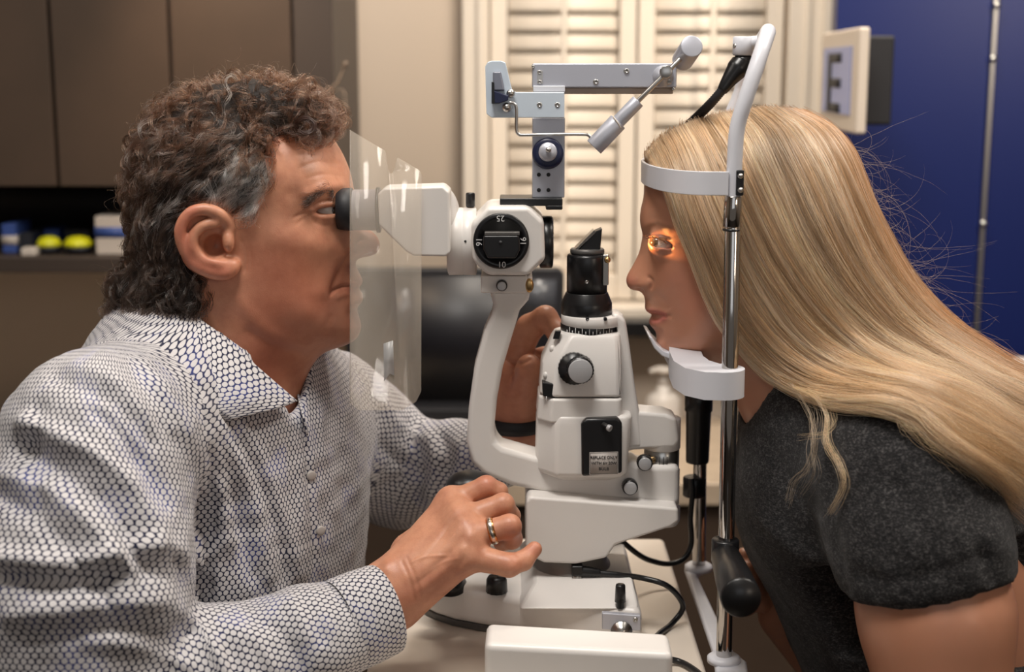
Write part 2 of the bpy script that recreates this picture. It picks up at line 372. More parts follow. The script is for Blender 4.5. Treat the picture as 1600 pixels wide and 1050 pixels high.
# ---- soap bottle
SY = 2.56
sb = thing('pump_bottle', 'white pump dispenser bottle with orange print under the window', 'bottle', (W(1036, 645, SY).x, SY, cz))
c = W(1036, 640, SY); h0 = cz+.0005; f = lambda py: W(1036, py, SY).z
H = f(612)-h0; r = M(27, SY)
wb = mat('white_bottle', srgb(214, 206, 198), .35)
lathe('bottle_body', (c.x, SY, h0), (c.x, SY, 3), [(0, r*.95), (.004, r), (H*.86, r), (H*.96, r*.75), (H, r*.42), (H+.012, r*.4)], wb, sb)
lathe('pump_head', (c.x, SY, h0+H+.012), (c.x, SY, 3), [(0, r*.3), (.014, r*.28), (.014, r*.12), (.024, r*.12), (.024, r*.5), (.034, r*.45)], wb, sb)
tube('spout', [(c.x, SY, h0+H+.042), (c.x-.012, SY-.005, h0+H+.044), (c.x-.026, SY-.01, h0+H+.039)], .0045, wb, sb, k=4)
ob = lathe('orange_print', (c.x-.008, SY-r*.96, f(640)), (c.x-.008, SY-r*1.02, f(640)), [(0, .008), (.0008, .008)], mat('orange_print', srgb(220, 120, 60), .5), sb)
box('printed_label', c.x-.016, c.x+.016, SY-r*.96, SY-r*.90, f(660), f(652), mat('pale_label', srgb(180, 150, 130), .5), sb, 0)
# white chair back or post at the far right
wp = thing('radiator_post', 'small white rounded post before the blue wall by the blonde hair ends', 'post', (W(1592, 600, 2.2).x, 2.2, 0))
cc = W(1596, 560, 2.2)
box('upright', cc.x-.012, cc.x+.03, 2.18, 2.22, .0, cc.z, wb, wp, .008)
bpy.data.objects.remove(dk)
# ================================================================== instrument table
YC = 1.287                                   # mid plane of instrument and heads
TZ = T(1130, 1040, 0.0); 
def zat(py, Y): return W(800, py, Y).z
TZ = zat(1037, 1.17) - .006                  # table top height
tb = thing('instrument_table', 'cream topped table carrying the slit lamp and the chin rest', 'table', (0.05, 1.28, 0))
xr = W(1128, 1000, 1.17).x
def plate_xy(name, pts, z0, z1, m, parent, bev=.003, seg=3):
    n = len(pts); vs = [(x, y, z1) for x, y in pts] + [(x, y, z0) for x, y in pts]
    return bevel(mesh_from(name, vs, [list(range(n)), list(range(2*n-1, n-1, -1))] + [[i, i+n, (i+1) % n+n, (i+1) % n] for i in range(n)], m, parent), bev, seg)
plate_xy('table_top', [(-.128, 1.02), (xr-.012, 1.02), (xr-.012, 1.53), (-.128, 1.53)], TZ-.028, TZ, 'cream', tb, .006)
lathe('column', (.02, 1.3, TZ-.029), (.02, 1.3, 0), [(0, .06), (.02, .04), (TZ-.08, .04), (TZ-.06, .05)], 'lacquer', tb)
plate_xy('foot', [(-.12, 1.06), (.16, 1.06), (.16, 1.52), (-.12, 1.52)], .0, .045, 'dgrey', tb, .012)
# power box at the front edge
pb = thing('power_supply_box', 'off-white rounded box standing on the table before the slit lamp', 'box', (W(900, 1000, 1.09).x, 1.1, TZ))
y0 = 1.075
zt = W(757, 1006, y0).z
plate_xy('housing', [(W(757, 1000, y0).x, y0), (W(1052, 1020, 1.056).x, 1.056), (W(1052, 1020, 1.056).x+.001, 1.098), (W(757, 1000, y0).x+.001, 1.121)], TZ+.0005, zt, 'white', pb, .006, 4)
# ================================================================== slit lamp
sl = thing('slit_lamp', 'white slit lamp microscope standing on the table between the two people', 'slit lamp', (W(900, 900, YC).x, YC, TZ))
# base carriage
zb1 = T(860, 985, TZ).z
def TP(px, py, z): p = T(px, py, z); return (p.x, p.y)
bz = TZ + .042
base_pts = [TP(655, 952, TZ+.015), TP(690, 975, TZ+.008), TP(760, 990, TZ), TP(900, 1002, TZ), TP(1003, 1004, TZ)]
fr = [TP(*p, TZ) for p in ((655, 953), (661, 963), (678, 972), (705, 981), (745, 989), (800, 998), (860, 1008), (1003, 1021))]
bk = [(fr[0][0], 1.345), (fr[1][0], 1.36), (fr[2][0], 1.375), (fr[3][0], 1.385), (fr[4][0], 1.39), (fr[5][0], 1.39), (fr[6][0], 1.39), (fr[7][0], 1.39)]
plate_xy('base_carriage', fr + bk[::-1], TZ+.0065, bz, 'white', sl, .009, 5)
plate_xy('base_shadow_strip', [(x*.995+.0006, y+.004 if y < 1.34 else y-.004) for x, y in fr+bk[::-1]], TZ+.0005, TZ+.007, 'dgrey', sl, .001)  # dark strip standing in for the shadow line under the base
# raised deck on the base, sloping up to the pedestal
def loft_rect(name, a, b, m, parent, bev):
    (x0, x1, ya, yb, z0), (x2, x3, yc, yd, z1) = a, b
    vs = [(x0, ya, z0), (x1, ya, z0), (x1, yb, z0), (x0, yb, z0), (x2, yc, z1), (x3, yc, z1), (x3, yd, z1), (x2, yd, z1)]
    return bevel(mesh_from(name, vs, [(3, 2, 1, 0), (4, 5, 6, 7), (0, 1, 5, 4), (1, 2, 6, 5), (2, 3, 7, 6), (3, 0, 4, 7)], m, parent), bev, 4)
x0 = W(775, 930, 1.2).x; x1 = W(998, 930, 1.2).x
loft_rect('deck', (x0+.02, x1+.002, 1.212, 1.388, bz-.003), (x0+.035, x1-.002, 1.238, 1.380, bz+.014), 'white', sl, .003)
# lens end plate with screw
pY = 1.1935
lp = prism('guide_plate', [(941, 958), (1001, 962), (1001, 986), (941, 984)], pY, pY+.006, 'alu', sl, .001)
c = W(971, 986, pY); lathe('guide_shaft', c+Vector((0, .003, 0)), c-Vector((0, .006, 0)), [(0, M(18, pY)), (.006, M(18, pY)), (.0065, M(12, pY)), (.009, M(12, pY))], 'steel', sl)
screw(993, 969, pY-.001, 4.5, lp)
# small lock knob on the base front
kx = W(969, 945, 1.215)
lathe('lock_knob', (kx.x, 1.215, bz-.002), (kx.x, 1.215, 2), [(0, .0035), (.006, .0035), (.006, .005), (.02, .0045), (.022, .004)], 'black', sl, 20)
lathe('lock_knob', (W(776, 908, 1.25).x, 1.25, bz+.0), (W(776, 908, 1.25).x, 1.25, 2), [(0, .010), (.012, .0095), (.015, .008)], 'black', sl, 24, flute=.06)
# pedestal
pc = W(893, 880, YC); pz = zat(884, YC)
lathe('pedestal', (pc.x, YC, bz+.012), (pc.x, YC, 2), [(0, M(64, YC)), (.004, M(63, YC)), (.006, M(58, YC)), (.022, M(57, YC))], mat('pedestal_metal', srgb(140, 135, 130), .35, .5), sl, 56)
# lower swing arm
prism('lower_arm', [(822, 784), (828, 776), (880, 780), (1060, 794), (1061, 815), (1048, 824), (962, 852), (948, 872), (900, 882), (850, 880), (826, 868), (821, 850)], YC-.042, YC+.042, 'white', sl, .014, 6)
lathe('lower_joint', (W(1035, 800, YC).x, YC, zat(818, YC)), (W(1035, 800, YC).x, YC, 3), [(0, .014), (.004, .0165), (zat(790, YC)-zat(818, YC), .0165)], 'white', sl, 40)
so = W(853, 781, YC-.022)
lathe('screw', (so.x, so.y, zat(779, YC-.03)-.006), (so.x, so.y, 3), [(0, .0088), (.0092, .0088), (.0098, .0078), (.0082, .006), (.0075, .002)], 'steel', sl, 30)
# C shaped microscope arm
arm = [(764, 452), (830, 452), (826, 470), (812, 486), (802, 520), (786, 574), (777, 622), (772, 672), (775, 690), (786, 700), (836, 714), (990, 722), (1000, 728), (1062, 728), (1062, 788), (1050, 792), (1000, 785), (940, 780), (860, 772), (800, 760), (755, 741), (736, 722), (729, 690), (732, 640), (741, 575), (756, 520), (768, 492), (771, 478)]
prism('microscope_arm', arm, YC-.021, YC+.021, 'white', sl, .0055, 4)
# hinge column at the right
hx = W(1034, 700, YC).x
def vc(name, pyA, pyB, rr, m, parent, Y=YC, x=hx, n=48, prof=None, flute=0):
    zA, zB = zat(pyA, Y), zat(pyB, Y); L = zB-zA
    return lathe(name, (x, Y, zA), (x, Y, zB), [(0, rr-.001), (.001, rr), (L-.001, rr), (L, rr-.001)] if prof is None else prof(L, rr), m, parent, n, flute=flute)
vc('hinge_foot', 786, 731, .0172, 'white', sl)
vc('angle_scale', 731, 699, .0164, 'steel', sl)
hb = prism('tower_bracket', [(958, 640), (1040, 647), (1058, 654), (1062, 690), (1055, 700), (990, 704), (958, 712)], YC-.0172, YC+.0172, 'white', sl, .006, 4)
vc('hinge_cap', 700, 652, .0172, 'white', sl)
vc('cap_disc', 652, 647, .0112, 'grey', sl)
for i in range(7):
    a = math.radians(-60 + i*12); r = .0166
    z = zat(713, YC)
    o = box('scale_mark', hx+r*math.sin(a)-.0003, hx+r*math.sin(a)+.0003, YC-r*math.cos(a)-.0002, YC-r*math.cos(a)+.0004, z-(.004 if i % 2 else .0055), z+.004, 'ink', sl, 0)
knob('hinge_knob', 1008, 725, YC-.034, 13, sl, .010, cap=.8); rod('knob_spindle', W(1006, 722, YC-.0355+.012), W(1020, 718, YC-.012), .0035, 'brass', sl)
knob('hinge_knob', 985, 763, YC-.032, 13, sl, .011, cap=.8)
# illumination tower: column at the back right of the lamp house
prism('tower_column', [(955, 491), (968, 492), (978, 500), (984, 540), (992, 600), (1000, 648), (1004, 700), (950, 700), (950, 640), (962, 630), (964, 510)], YC-.018, YC+.018, 'white', sl, .004, 4)
vc('tower_head_ring', 506, 490, M(49, YC), 'white', sl, x=W(925, 500, YC).x, n=64)
vc('filter_scale', 519, 503, M(46, YC), 'black', sl, x=W(921, 510, YC).x, n=64)
for i in range(15):
    a = math.radians(-52 + i*7); r = M(46.4, YC); cx = W(921, 510, YC).x; z = zat(511, YC)
    box('scale_mark', cx+r*math.sin(a)-.0003, cx+r*math.sin(a)+.0003, YC-r*math.cos(a)-.0002, YC-r*math.cos(a)+.0006, z-.003, z+(.0032 if i % 2 else .0005), 'paint', sl, 0)
for px in (918, 946): screw(px, 499, W(0, 0, YC-M(48, YC)).y-.0005, 3, sl, 'ink')
# tapered lamp house
def loft_poly(name, sec, m, parent, bev=.003, seg=4):
    """sec = [(py, [(px, Y)...])] horizontal sections, bottom to top"""
    vs = []; fs = []; n = len(sec[0][1])
    for py, pts in sec:
        z = zat(py, YC)
        for px, Y in pts: vs.append((W(px, py, YC).x, Y, z))
    for j in range(len(sec)-1):
        for i in range(n): fs.append([j*n+i, j*n+(i+1) % n, (j+1)*n+(i+1) % n, (j+1)*n+i])
    fs.append(list(range(n))[::-1]); fs.append([(len(sec)-1)*n+i for i in range(n)])
    return bevel(mesh_from(name, vs, fs, m, parent), bev, seg)
def octs(xa, xb, hw, cut=12):
    y0, y1 = YC-hw, YC+hw; cy = M(cut, YC)
    return [(xa, y0+cy*2.2), (xa+cut*1.7, y0), (xb-cut*.5, y0), (xb, y0+cy*.6), (xb, y1-cy*.6), (xb-cut*.5, y1), (xa+cut*1.7, y1), (xa, y1-cy*2.2)]
lh = loft_poly('lamp_house', [(607, octs(842, 967, .037)), (560, octs(846, 967, .0362)), (524, octs(862, 967, .030, 14)), (514, octs(868, 966, .026, 14))], 'white', sl, .004)
loft_poly('lamp_house_base', [(646, octs(838, 968, .0385)), (609, octs(841, 968, .0378))], 'white', sl, .0025)
kk = knob('slit_width_knob', 907, 580, YC-.053, 22.5, sl, .018, cap=.86)
c = W(905, 580, YC-.052); 
lathe('slit_width_ring', c+Vector((-.004, .016, 0)), c+Vector((-.004, .008, 0)), [(0, M(25, YC)), (.008, M(25, YC))], 'black', sl, 48, flute=.04)
# filter lever, screws and rocker switch on the angled corner
prism('filter_window', [(868, 517), (877, 517), (874, 530), (864, 530)], YC-.0245, YC-.018, 'black', sl, .0006)
for px, py, Y in ((863, 545, YC-.020), (853, 586, YC-.026)):
    ball('button', W(px, py, Y), .0027, 'white', sl, (1, 1, 1.2))
sw = prism('rocker_switch', [(847, 597), (867, 600), (867, 624), (848, 619)], YC-.0355, YC-.02, 'black', sl, .0012)
box('switch_mark', W(852, 606, YC).x, W(852, 606, YC).x+.0006, YC-.0362, YC-.035, W(852, 613, YC).z, W(852, 606, YC).z, 'paint', sw, 0)
# lower lamp housing
def octl(xa, xb, hw):
    y0, y1 = YC-hw, YC+hw
    return [(xa, y0+.022), (xa+30, y0), (xb-8, y0), (xb, y0+.006), (xb, y1-.006), (xb-8, y1), (xa+30, y1), (xa, y1-.022)]
loft_poly('lamp_housing', [(736, octl(848, 955, .030)), (726, octl(836, 975, .040)), (650, octl(838, 982, .041)), (634, octl(842, 984, .039))], 'white', sl, .004)
bY = YC-.046
bxp = prism('bulb_cover', [(908, 664), (911, 658), (917, 655), (963, 653), (969, 656), (972, 662), (972, 740), (909, 745)], bY, bY+.012, 'black', sl, .0025, 3)
ls = prism('bulb_label', [(921, 707), (966, 706), (966, 741), (921, 742)], bY-.0006, bY+.001, 'labelp', bxp, .0002, 1)
prism('label_border', [(922.2, 708.2), (964.8, 707.2), (964.8, 739.8), (922.2, 740.8)], bY-.0007, bY, 'ink', ls, 0)
prism('label_field', [(922.8, 708.8), (964.2, 707.8), (964.2, 739.2), (922.8, 740.2)], bY-.0008, bY, 'labelp', ls, 0)
text('label_text', 'REPLACE ONLY', 943.5, 715, bY-.0011, 5.2, 'ink', ls, squeeze=.86)
text('label_text', 'WITH 6V 20W', 943.5, 724, bY-.0011, 5.2, 'ink', ls, squeeze=.9)
text('label_text', 'BULB', 943.5, 733, bY-.0011, 5.2, 'ink', ls)
c = W(953, 669, bY-.006); rod('cover_catch', c+Vector((-.006, .006, .002)), c, .0026, 'black', bxp); rod('catch_tip', c+Vector((-.002, .001, .0006)), c+Vector((.0008, -.0012, -.0003)), .003, 'grey', bxp)
# projection lens and prism head
lx = W(917, 450, YC).x
vc('lens_flange', 491, 456, M(40, YC), 'black', sl, x=lx, n=56, prof=lambda L, r: [(0, r*.98), (.001, r), (L*.52, r), (L*.56, r*.985), (L*.97, r*.84), (L, r*.82)])
vc('lens_barrel', 458, 396, M(32, YC), 'black', sl, x=lx, n=56, prof=lambda L, r: [(0, r), (L-.003, r), (L-.001, r*.96), (L, r*.88), (L, r*.6)])
vc('lens_collar', 396, 388, M(27, YC), 'dgrey', sl, x=lx, n=56)
prism('mirror_mount', [(903, 391), (930, 362), (941, 357), (938, 392)], YC-.008, YC+.008, 'black', sl, .001)
prism('mirror', [(899, 389), (902, 391), (931, 363), (928, 360)], YC-.009, YC+.009, 'chrome', sl, .0003)
pbox('mirror_clip', 942, 398, 951, 446, YC-.014, YC-.004, 'steel', sl, .001)
ball('clip_screw', W(949, 406, YC-.014), .003, 'brass', sl)
screw(917, 441, YC-M(33, YC)-.0005, 3, sl)
# microscope head --------------------------------------------------
hd = lathe('microscope_body', W(700, 377, YC), W(745, 377, YC), [(0, M(51, YC)), (.001, M(54, YC)), (M(23, YC), M(54, YC)), (M(24, YC), M(53, YC)), (M(25, YC), M(54, YC)), (M(44, YC), M(54, YC)), (M(45, YC), M(50, YC))], 'white', sl, 64, sq=.98)
prism('changer_housing', [(736, 350), (762, 323), (826, 323), (850, 345), (852, 406), (826, 431), (762, 431), (738, 408)], YC-.040, YC+.040, 'white', sl, .0045, 4)
dY = YC-.0435
c = W(783, 377, dY); R = M(44, dY)
dl = lathe('magnification_dial', c+Vector((0, .006, 0)), c, [(0, R), (.005, R), (.006, R*.975), (.006, R*.78), (.005, R*.77)], 'black', sl, 72)
prism('dial_grip', [(755, 368), (811, 368), (813, 390), (806, 404), (762, 404), (755, 390)], dY-.009, dY+.002, 'black', dl, .0018, 3)
prism('grip_line', [(757, 363), (812, 363), (812, 368), (757, 368)], dY-.0085, dY+.002, 'dgrey', dl, .0006)
ball('dial_pin', W(782, 379, dY-.009), .0018, 'matte', dl)
for s, px, py, r in (('25', 782, 341, math.pi), ('10', 784, 414, 0), ('16', 748, 378, -math.pi/2), ('16', 818, 377, math.pi/2)):
    text('dial_number', s, px, py, dY-.0006, 9.5, 'paint', dl, r)
ball('index_dot', W(727, 377, YC-M(54, YC)+.0002), .0011, 'ink', sl)
lathe('objective_ring', W(843, 378, YC), W(866, 378, YC), [(0, M(38, YC)), (.001, M(41, YC)), (M(19, YC), M(41, YC)), (M(21, YC), M(38, YC)), (M(21, YC), M(30, YC)), (M(14, YC), M(30, YC))], 'black', sl, 64)
cb = pbox('clamp_block', 751, 431, 824, 458, YC-.028, YC+.026, 'white', sl, .0015)
pbox('clamp_cheek', 822, 431, 832, 458, YC-.026, YC+.024, 'white', sl, .0025)
knob('clamp_knob', 784, 447, YC-.036, 9, sl, .010, cap=.78)
ball('brass_screw', W(827, 446, YC-.027), .004, 'brass', sl, (1, .5, 1.6))
# stereo prism housings and eyepieces
for sgn in (-1, 1):
    Y = YC + sgn*.031
    ey = prism('eyepiece_housing', [(590, 303), (600, 294), (692, 291), (702, 300), (703, 396), (697, 401), (646, 400), (634, 393), (592, 352)], Y-.0215, Y+.0215, 'white', sl, .0065, 5)
    lathe('eyepiece_barrel', W(593, 328, Y), W(546, 328, Y), [(0, M(34, Y)), (.0018, M(34, Y)), (.0018, M(32, Y)), (M(40, Y), M(31.5, Y)), (M(44, Y), M(30, Y))], mat('grey_barrel', srgb(150, 148, 152), .4) if sgn < 0 else 'grey', sl, 56)
    lathe('rubber_cup', W(552, 327, Y), W(527, 327, Y), [(0, M(31, Y)), (.001, M(33.5, Y)), (M(14, Y), M(33, Y)), (M(24, Y), M(31, Y)), (M(25, Y), M(28.5, Y)), (M(22, Y), M(26, Y)), (M(10, Y), M(24, Y))], 'matte', sl, 56)
    lathe('barrel_ring', W(594, 328, Y), W(588, 328, Y), [(0, M(35.5, Y)), (M(5, Y), M(35.5, Y))], 'black', sl, 56)
ball('bridge', W(692, 345, YC), .026, 'white', sl, (.62, 1.2, 1.2), 40)
vc('filter_pin', 324, 301, .0042, 'black', sl, x=W(735, 320, YC).x, n=24, flute=.05)
vc('pin_collar', 326, 320, .003, 'brass', sl, x=W(735, 320, YC).x, n=24)
# joystick under the hand
js = lathe('joystick', (W(697, 900, 1.27).x, 1.27, bz+.002), tuple(W(737, 750, 1.225)), [(0, .02), (.006, .014), (.012, .007), (.05, .0075), (.06, .009), (.078, .010)], 'black', sl, 40)
ball('joystick_cap', W(736, 757, 1.222), .0165, 'black', sl, (1.35, 1.2, .75), 32)
# ================================================================== tonometer on its mount
tn = thing('tonometer', 'silver applanation tonometer bolted above the microscope head', 'tonometer', tuple(W(830, 318, YC)))
pbox('mounting_shoe', 781, 310, 879, 322, YC-.022, YC+.02, 'black', tn, .0010)
pbox('shoe_lip', 853, 321, 879, 328, YC-.022, YC+.02, 'black', tn, .0010)
vp = pbox('upright_plate', 832, 184, 882, 309, YC-.010, YC+.006, 'alu', tn, .001)
for px in (842, 857):
    for py in (273, 297):
        c = W(px, py, YC-.0105); rod('hole', c+Vector((0, .0005, 0)), c, .0018, 'ink', vp, 16, ch=.0001)
tk = lathe('force_knob', W(856, 240, YC-.012)+Vector((0, .004, 0)), W(856, 240, YC-.024), [(0, M(22, YC)), (.001, M(24, YC)), (.009, M(24, YC)), (.0105, M(22, YC)), (.011, M(17, YC))], 'navy', tn, 56)
lathe('knob_boss', W(856, 238, YC-.024), W(856, 236, YC-.040), [(0, M(14, YC)), (.002, M(14, YC)), (.0025, M(12, YC)), (.008, M(12, YC)), (.0085, M(13.5, YC)), (.013, M(13.5, YC)), (.0145, M(12, YC))], 'alu', tk, 40)
ball('boss_screw', W(857, 234, YC-.0395), .0026, 'steel', tk)
bar = pbox('balance_housing', 832, 99, 1057, 137, YC-.020, YC+.012, 'alu', tn, .0012)
pbox('housing_base', 834, 137, 1052, 147, YC-.016, YC+.012, mat('housing_beige', srgb(176, 160, 146), .5), tn, .001)  # beige strip below the housing
pbox('housing_lip', 833, 134, 883, 144, YC-.0225, YC-.018, 'lacquer', tn, .0008)
for px, py, r in ((931, 128, 4.5), (979, 111, 4.5), (843, 113, 3.5), (843, 128, 3.5), (833, 104, 2.5), (1052, 139, 2.5)): screw(px, py, YC-.0215, r, bar)
pbox('slot', 839, 110, 848, 131, YC-.0208, YC-.0195, 'grey', bar, .0003)
prism('arm_plate', [(758, 104), (762, 97), (768, 95), (783, 95), (790, 98), (800, 140), (806, 144), (882, 144), (882, 184), (768, 184), (760, 178)], YC-.0265, YC-.0235, 'plate', tn, .0008, 2)
for px in (843, 871): screw(px, 164, YC-.0275, 4.5, tn)
pr = prism('measuring_prism', [(770, 112), (783, 112), (789, 142), (770, 142)], YC-.034, YC-.0268, mat('clear_prism', srgb(120, 124, 138), .12), tn, .0015)
prism('prism_holder', [(768, 140), (795, 150), (794, 157), (780, 162), (768, 162)], YC-.036, YC-.027, 'navy', tn, .001)
prism('prism_edge', [(768, 128), (772, 128), (773, 162), (768, 162)], YC-.0365, YC-.034, 'black', tn, .0004)
ball('clamp_screw', W(798, 146, YC-.031), .0038, 'steel', tn); ball('clamp_screw', W(792, 168, YC-.031), .0042, 'steel', tn)
YW = YC-.033
tube('bent_wire', [W(*p, YW) for p in ((796, 160), (803, 162), (807, 170), (807, 202), (811, 210), (820, 211), (870, 210), (912, 210), (920, 212), (926, 219))], .0014, 'steel', tn, k=6, n=12)
hub = lathe('pivot_disc', W(1036, 119, YC-.020), W(1036, 119, YC-.030), [(0, M(16, YC)), (.0015, M(16, YC)), (.002, M(10, YC)), (.008, M(10, YC))], 'alu', tn, 40)
YR = YC-.033
rod('pivot_drum', W(1040, 113, YR+.004), W(1041, 112, YR-.009), M(9.5, YC), 'steel', tn)
rod('balance_rod', W(1073, 82, YR), W(990, 165, YR), M(3.7, YC), 'steel', tn)
A, B = W(1081, 72, YR-.014), W(1068, 92, YR+.02)
rod('counterweight', A, B + (B-A)*.1, M(16.5, YC), 'alu', tn, ch=.0008)
rod('probe_sleeve', W(997, 158, YR), W(962, 194, YR), M(10.5, YC), 'alu', tn)
rod('probe_tip', W(966, 190, YR), W(928, 230, YR), M(14.5, YC), 'alu', tn)
tube('tip_seam', [W(958, 182, YR-M(12, YC)), W(964, 190, YR-M(15, YC)), W(970, 200, YR-M(12, YC))], .0006, 'cream', tn, n=8)
screw(1046, 128, YC-.0285, 4, tn)
# ================================================================== clear breath shield
shm = bpy.data.materials.new('hazed_clear_plastic'); shm.use_nodes = True; nt = shm.node_tree; pbs = nt.nodes['Principled BSDF']
pbs.inputs['Base Color'].default_value = (*srgb(236, 224, 208), 1); pbs.inputs['Roughness'].default_value = .08; pbs.inputs['Alpha'].default_value = .22  # milky tint painted in place of the room's reflection in the pane
pbs.inputs['Specular IOR Level'].default_value = .8
bs = thing('breath_shield', 'clear plastic breath shield hanging between the man and the microscope', 'breath shield', tuple(W(600, 420, 1.2)))
YSH = 1.226
shp = prism('pane', [(547, 203), (602, 236), (606, 262), (609, 271), (613, 271), (617, 262), (621, 246), (655, 266), (659, 274), (658, 612), (650, 628), (628, 641), (560, 641), (547, 630)], YSH, YSH+.0006, shm, bs, 0)
edm = mat('plastic_edge', srgb(170, 160, 150), .3); edm.node_tree.nodes['Principled BSDF'].inputs['Alpha'].default_value = .35
prism('cut_edge', [(546.4, 203), (547.4, 203), (547.4, 630), (546.4, 630)], YSH-.0002, YSH+.0008, edm, bs, 0)
tm = mat('frosted_tape', srgb(190, 190, 190), .3); tm.node_tree.nodes['Principled BSDF'].inputs['Alpha'].default_value = .55
prism('tape_strip', [(599, 537), (614, 532), (616, 587), (609, 584), (600, 596)], YSH-.0006, YSH-.0002, tm, bs, 0)
# ================================================================== chin rest frame
YN, YF = 1.17, 1.404
cr = thing('chin_rest_frame', 'steel post chin rest with white forehead band that the blonde person leans into', 'chin rest', (W(1131, 1037, YN).x, YC, TZ))
xn_, xf_ = W(1131, 1030, YN).x, W(1092, 880, YF).x
zN, zF = TZ+.006, TZ+.006
xt = W(1142.5, 450, YN).x
base = plate_xy('side_rail', [(xn_-.010, YN-.02), (xn_+.018, YN-.02), (xn_+.02, YN), (xn_+.012, YN+.022), (xf_-.004, YF-.012), (xf_+.010, YF+.008), (xf_, YF+.02), (xf_-.014, YF+.01), (xn_-.006, YN+.03)], TZ+.0005, TZ+.009, 'lacquer', cr, .003)
for x, Y in ((xn_, YN), (xf_, YF)):
    lathe('post_socket', (x, Y, TZ+.008), (x, Y, 3), [(0, .0145), (.004, .0145), (.006, .012)], 'lacquer', cr, 40)
near_top = W(1146, 306, YN)
pn = rod('post', (xn_, YN, TZ+.009), near_top, M(13.0, YN), 'chrome', cr, 40)
pn2 = rod('post', W(1143, 355, YN), near_top, M(14.2, YN), 'chrome', cr, 40)
rod('post_ring', W(1143.2, 357, YN), W(1143, 361, YN), M(14.4, YN), 'black', cr, 40)
far_top = Vector((near_top.x+.006, YF, near_top.z))
rod('post', (xf_, YF, TZ+.009), far_top, .0068, 'chrome', cr, 40)
# white bent hoop over the top
hoop = [near_top + Vector((0, 0, -.004)), W(1148, 250, YN), W(1152, 200, YN), W(1163, 158, YN+.003), W(1177, 112, YN+.012), W(1192, 70, YN+.028), W(1200, 46, YN+.05), W(1196, 40, YC-.03), W(1189, 44, YC), W(1181, 52, YC+.035), W(1172, 84, YF-.03), W(1158, 120, YF-.012), W(1150, 165, YF-.003), W(1143, 205, YF), Vector((far_top.x, YF, far_top.z))]
hoop = [near_top + Vector((0, 0, -.004)), W(1148, 250, YN), W(1152, 200, YN), W(1165, 155, YN), W(1180, 110, YN+.004), W(1192, 74, YN+.014), W(1200, 50, YN+.036), W(1195, 56, YC-.02), W(1188, 68, YC+.03), W(1176, 92, YF-.022), W(1163, 122, YF-.006), W(1150, 160, YF), Vector((far_top.x, YF, far_top.z))]
tube('hoop', hoop, M(12.2, YN), 'lacquer', cr, n=24, k=8)
pbox('hinge_plate', 1151, 266, 1162, 306, YN-.0085, YN-.002, 'black', cr, .001)
for py in (275, 297): ball('screw', W(1157, py, YN-.009), .0023, 'steel', cr)
# forehead band bowed between the posts
def strip(name, pts, h, th, m, parent, skew=0):
    P = smooth_path(pts, 8); T_ = np.gradient(P, axis=0); T_[:, 2] = 0; T_ /= np.linalg.norm(T_, axis=1)[:, None]
    nrm = np.stack([-T_[:, 1], T_[:, 0], T_[:, 2]*0], 1); vs = []
    for p, n_ in zip(P, nrm):
        for (a, b) in ((0, h/2), (th, h/2), (th, -h/2), (0, -h/2)): vs.append(p + n_*a + np.array([0, 0, b]))
    k = len(P); fs = [[i*4+j, i*4+(j+1) % 4, (i+1)*4+(j+1) % 4, (i+1)*4+j] for i in range(k-1) for j in range(4)] + [[3, 2, 1, 0], [(k-1)*4+j for j in range(4)]]
    return bevel(mesh_from(name, vs, fs, m, parent), .0006, 2, 50)
zb_ = W(1100, 286, YN).z; xfh = W(1009, 288, YC).x; xp_ = near_top.x-.005; bp_ = []
for i in range(25):
    th = math.radians(-90+180*i/24); bp_.append((xp_-(xp_-xfh)*max(math.cos(th), 0)**.62, YC+(YF-YN+.008)/2*math.sin(th), zb_))
strip('forehead_band', bp_, M(36, YN+.03), .0028, 'lacquer', cr)
# chin rest arm and cup
z1_, z2_ = W(1120, 575, YN).z, W(1120, 618, YN).z
xa = W(1058, 575, YN-.004).x; xb_ = W(1168, 600, YN-.016).x
def arc(cx, cy, r, a0, a1, n=8): return [(cx+r*math.cos(math.radians(a0+(a1-a0)*i/n)), cy+r*math.sin(math.radians(a0+(a1-a0)*i/n))) for i in range(n+1)]
X = lambda px, Y: W(px, 590, Y).x
outer = arc(xb_-.019, YN, .019, 60, -90, 8) + [(X(1100, 1.16), 1.153), (X(1068, 1.18), 1.170), (X(1052, 1.2), 1.200), (X(1044, 1.25), 1.245), (X(1044, 1.33), 1.335), (X(1052, 1.37), 1.372), (X(1068, 1.38), 1.400), (X(1100, 1.4), YF+.016)] + arc(xb_-.019, YF, .017, 90, -60, 8)
inner = [(xb_-.019, YN+.019-.0001*i) for i in range(9)] + [(X(1122, 1.19), 1.190), (X(1108, 1.2), 1.202), (X(1098, 1.22), 1.222), (X(1092, 1.26), 1.255), (X(1092, 1.33), 1.325), (X(1096, 1.36), 1.352), (X(1104, 1.37), 1.372), (X(1118, 1.38), 1.386)] + [(xb_-.019, YF-.017+.0001*i) for i in range(9)]
def band_plate(name, O, I, z0, z1, m, parent, bev):
    n = len(O); vs = [(x, y, z) for z in (z0, z1) for R_ in (O, I) for x, y in R_]; q = []
    for i in range(n-1):
        a, b, c, d = i, i+1, n+i+1, n+i; u = 2*n
        q += [(a, b, c, d), (a+u, d+u, c+u, b+u), (a, a+u, b+u, b), (d, c, c+u, d+u)]
    q += [(0, n, 3*n, 2*n), (n-1, 3*n-1, 4*n-1, 2*n-1)]
    return bevel(mesh_from(name, vs, q, m, parent), bev, 3, 50)
band_plate('chin_rest_arm', outer, inner, z2_, z1_, 'lacquer', cr, .0025)
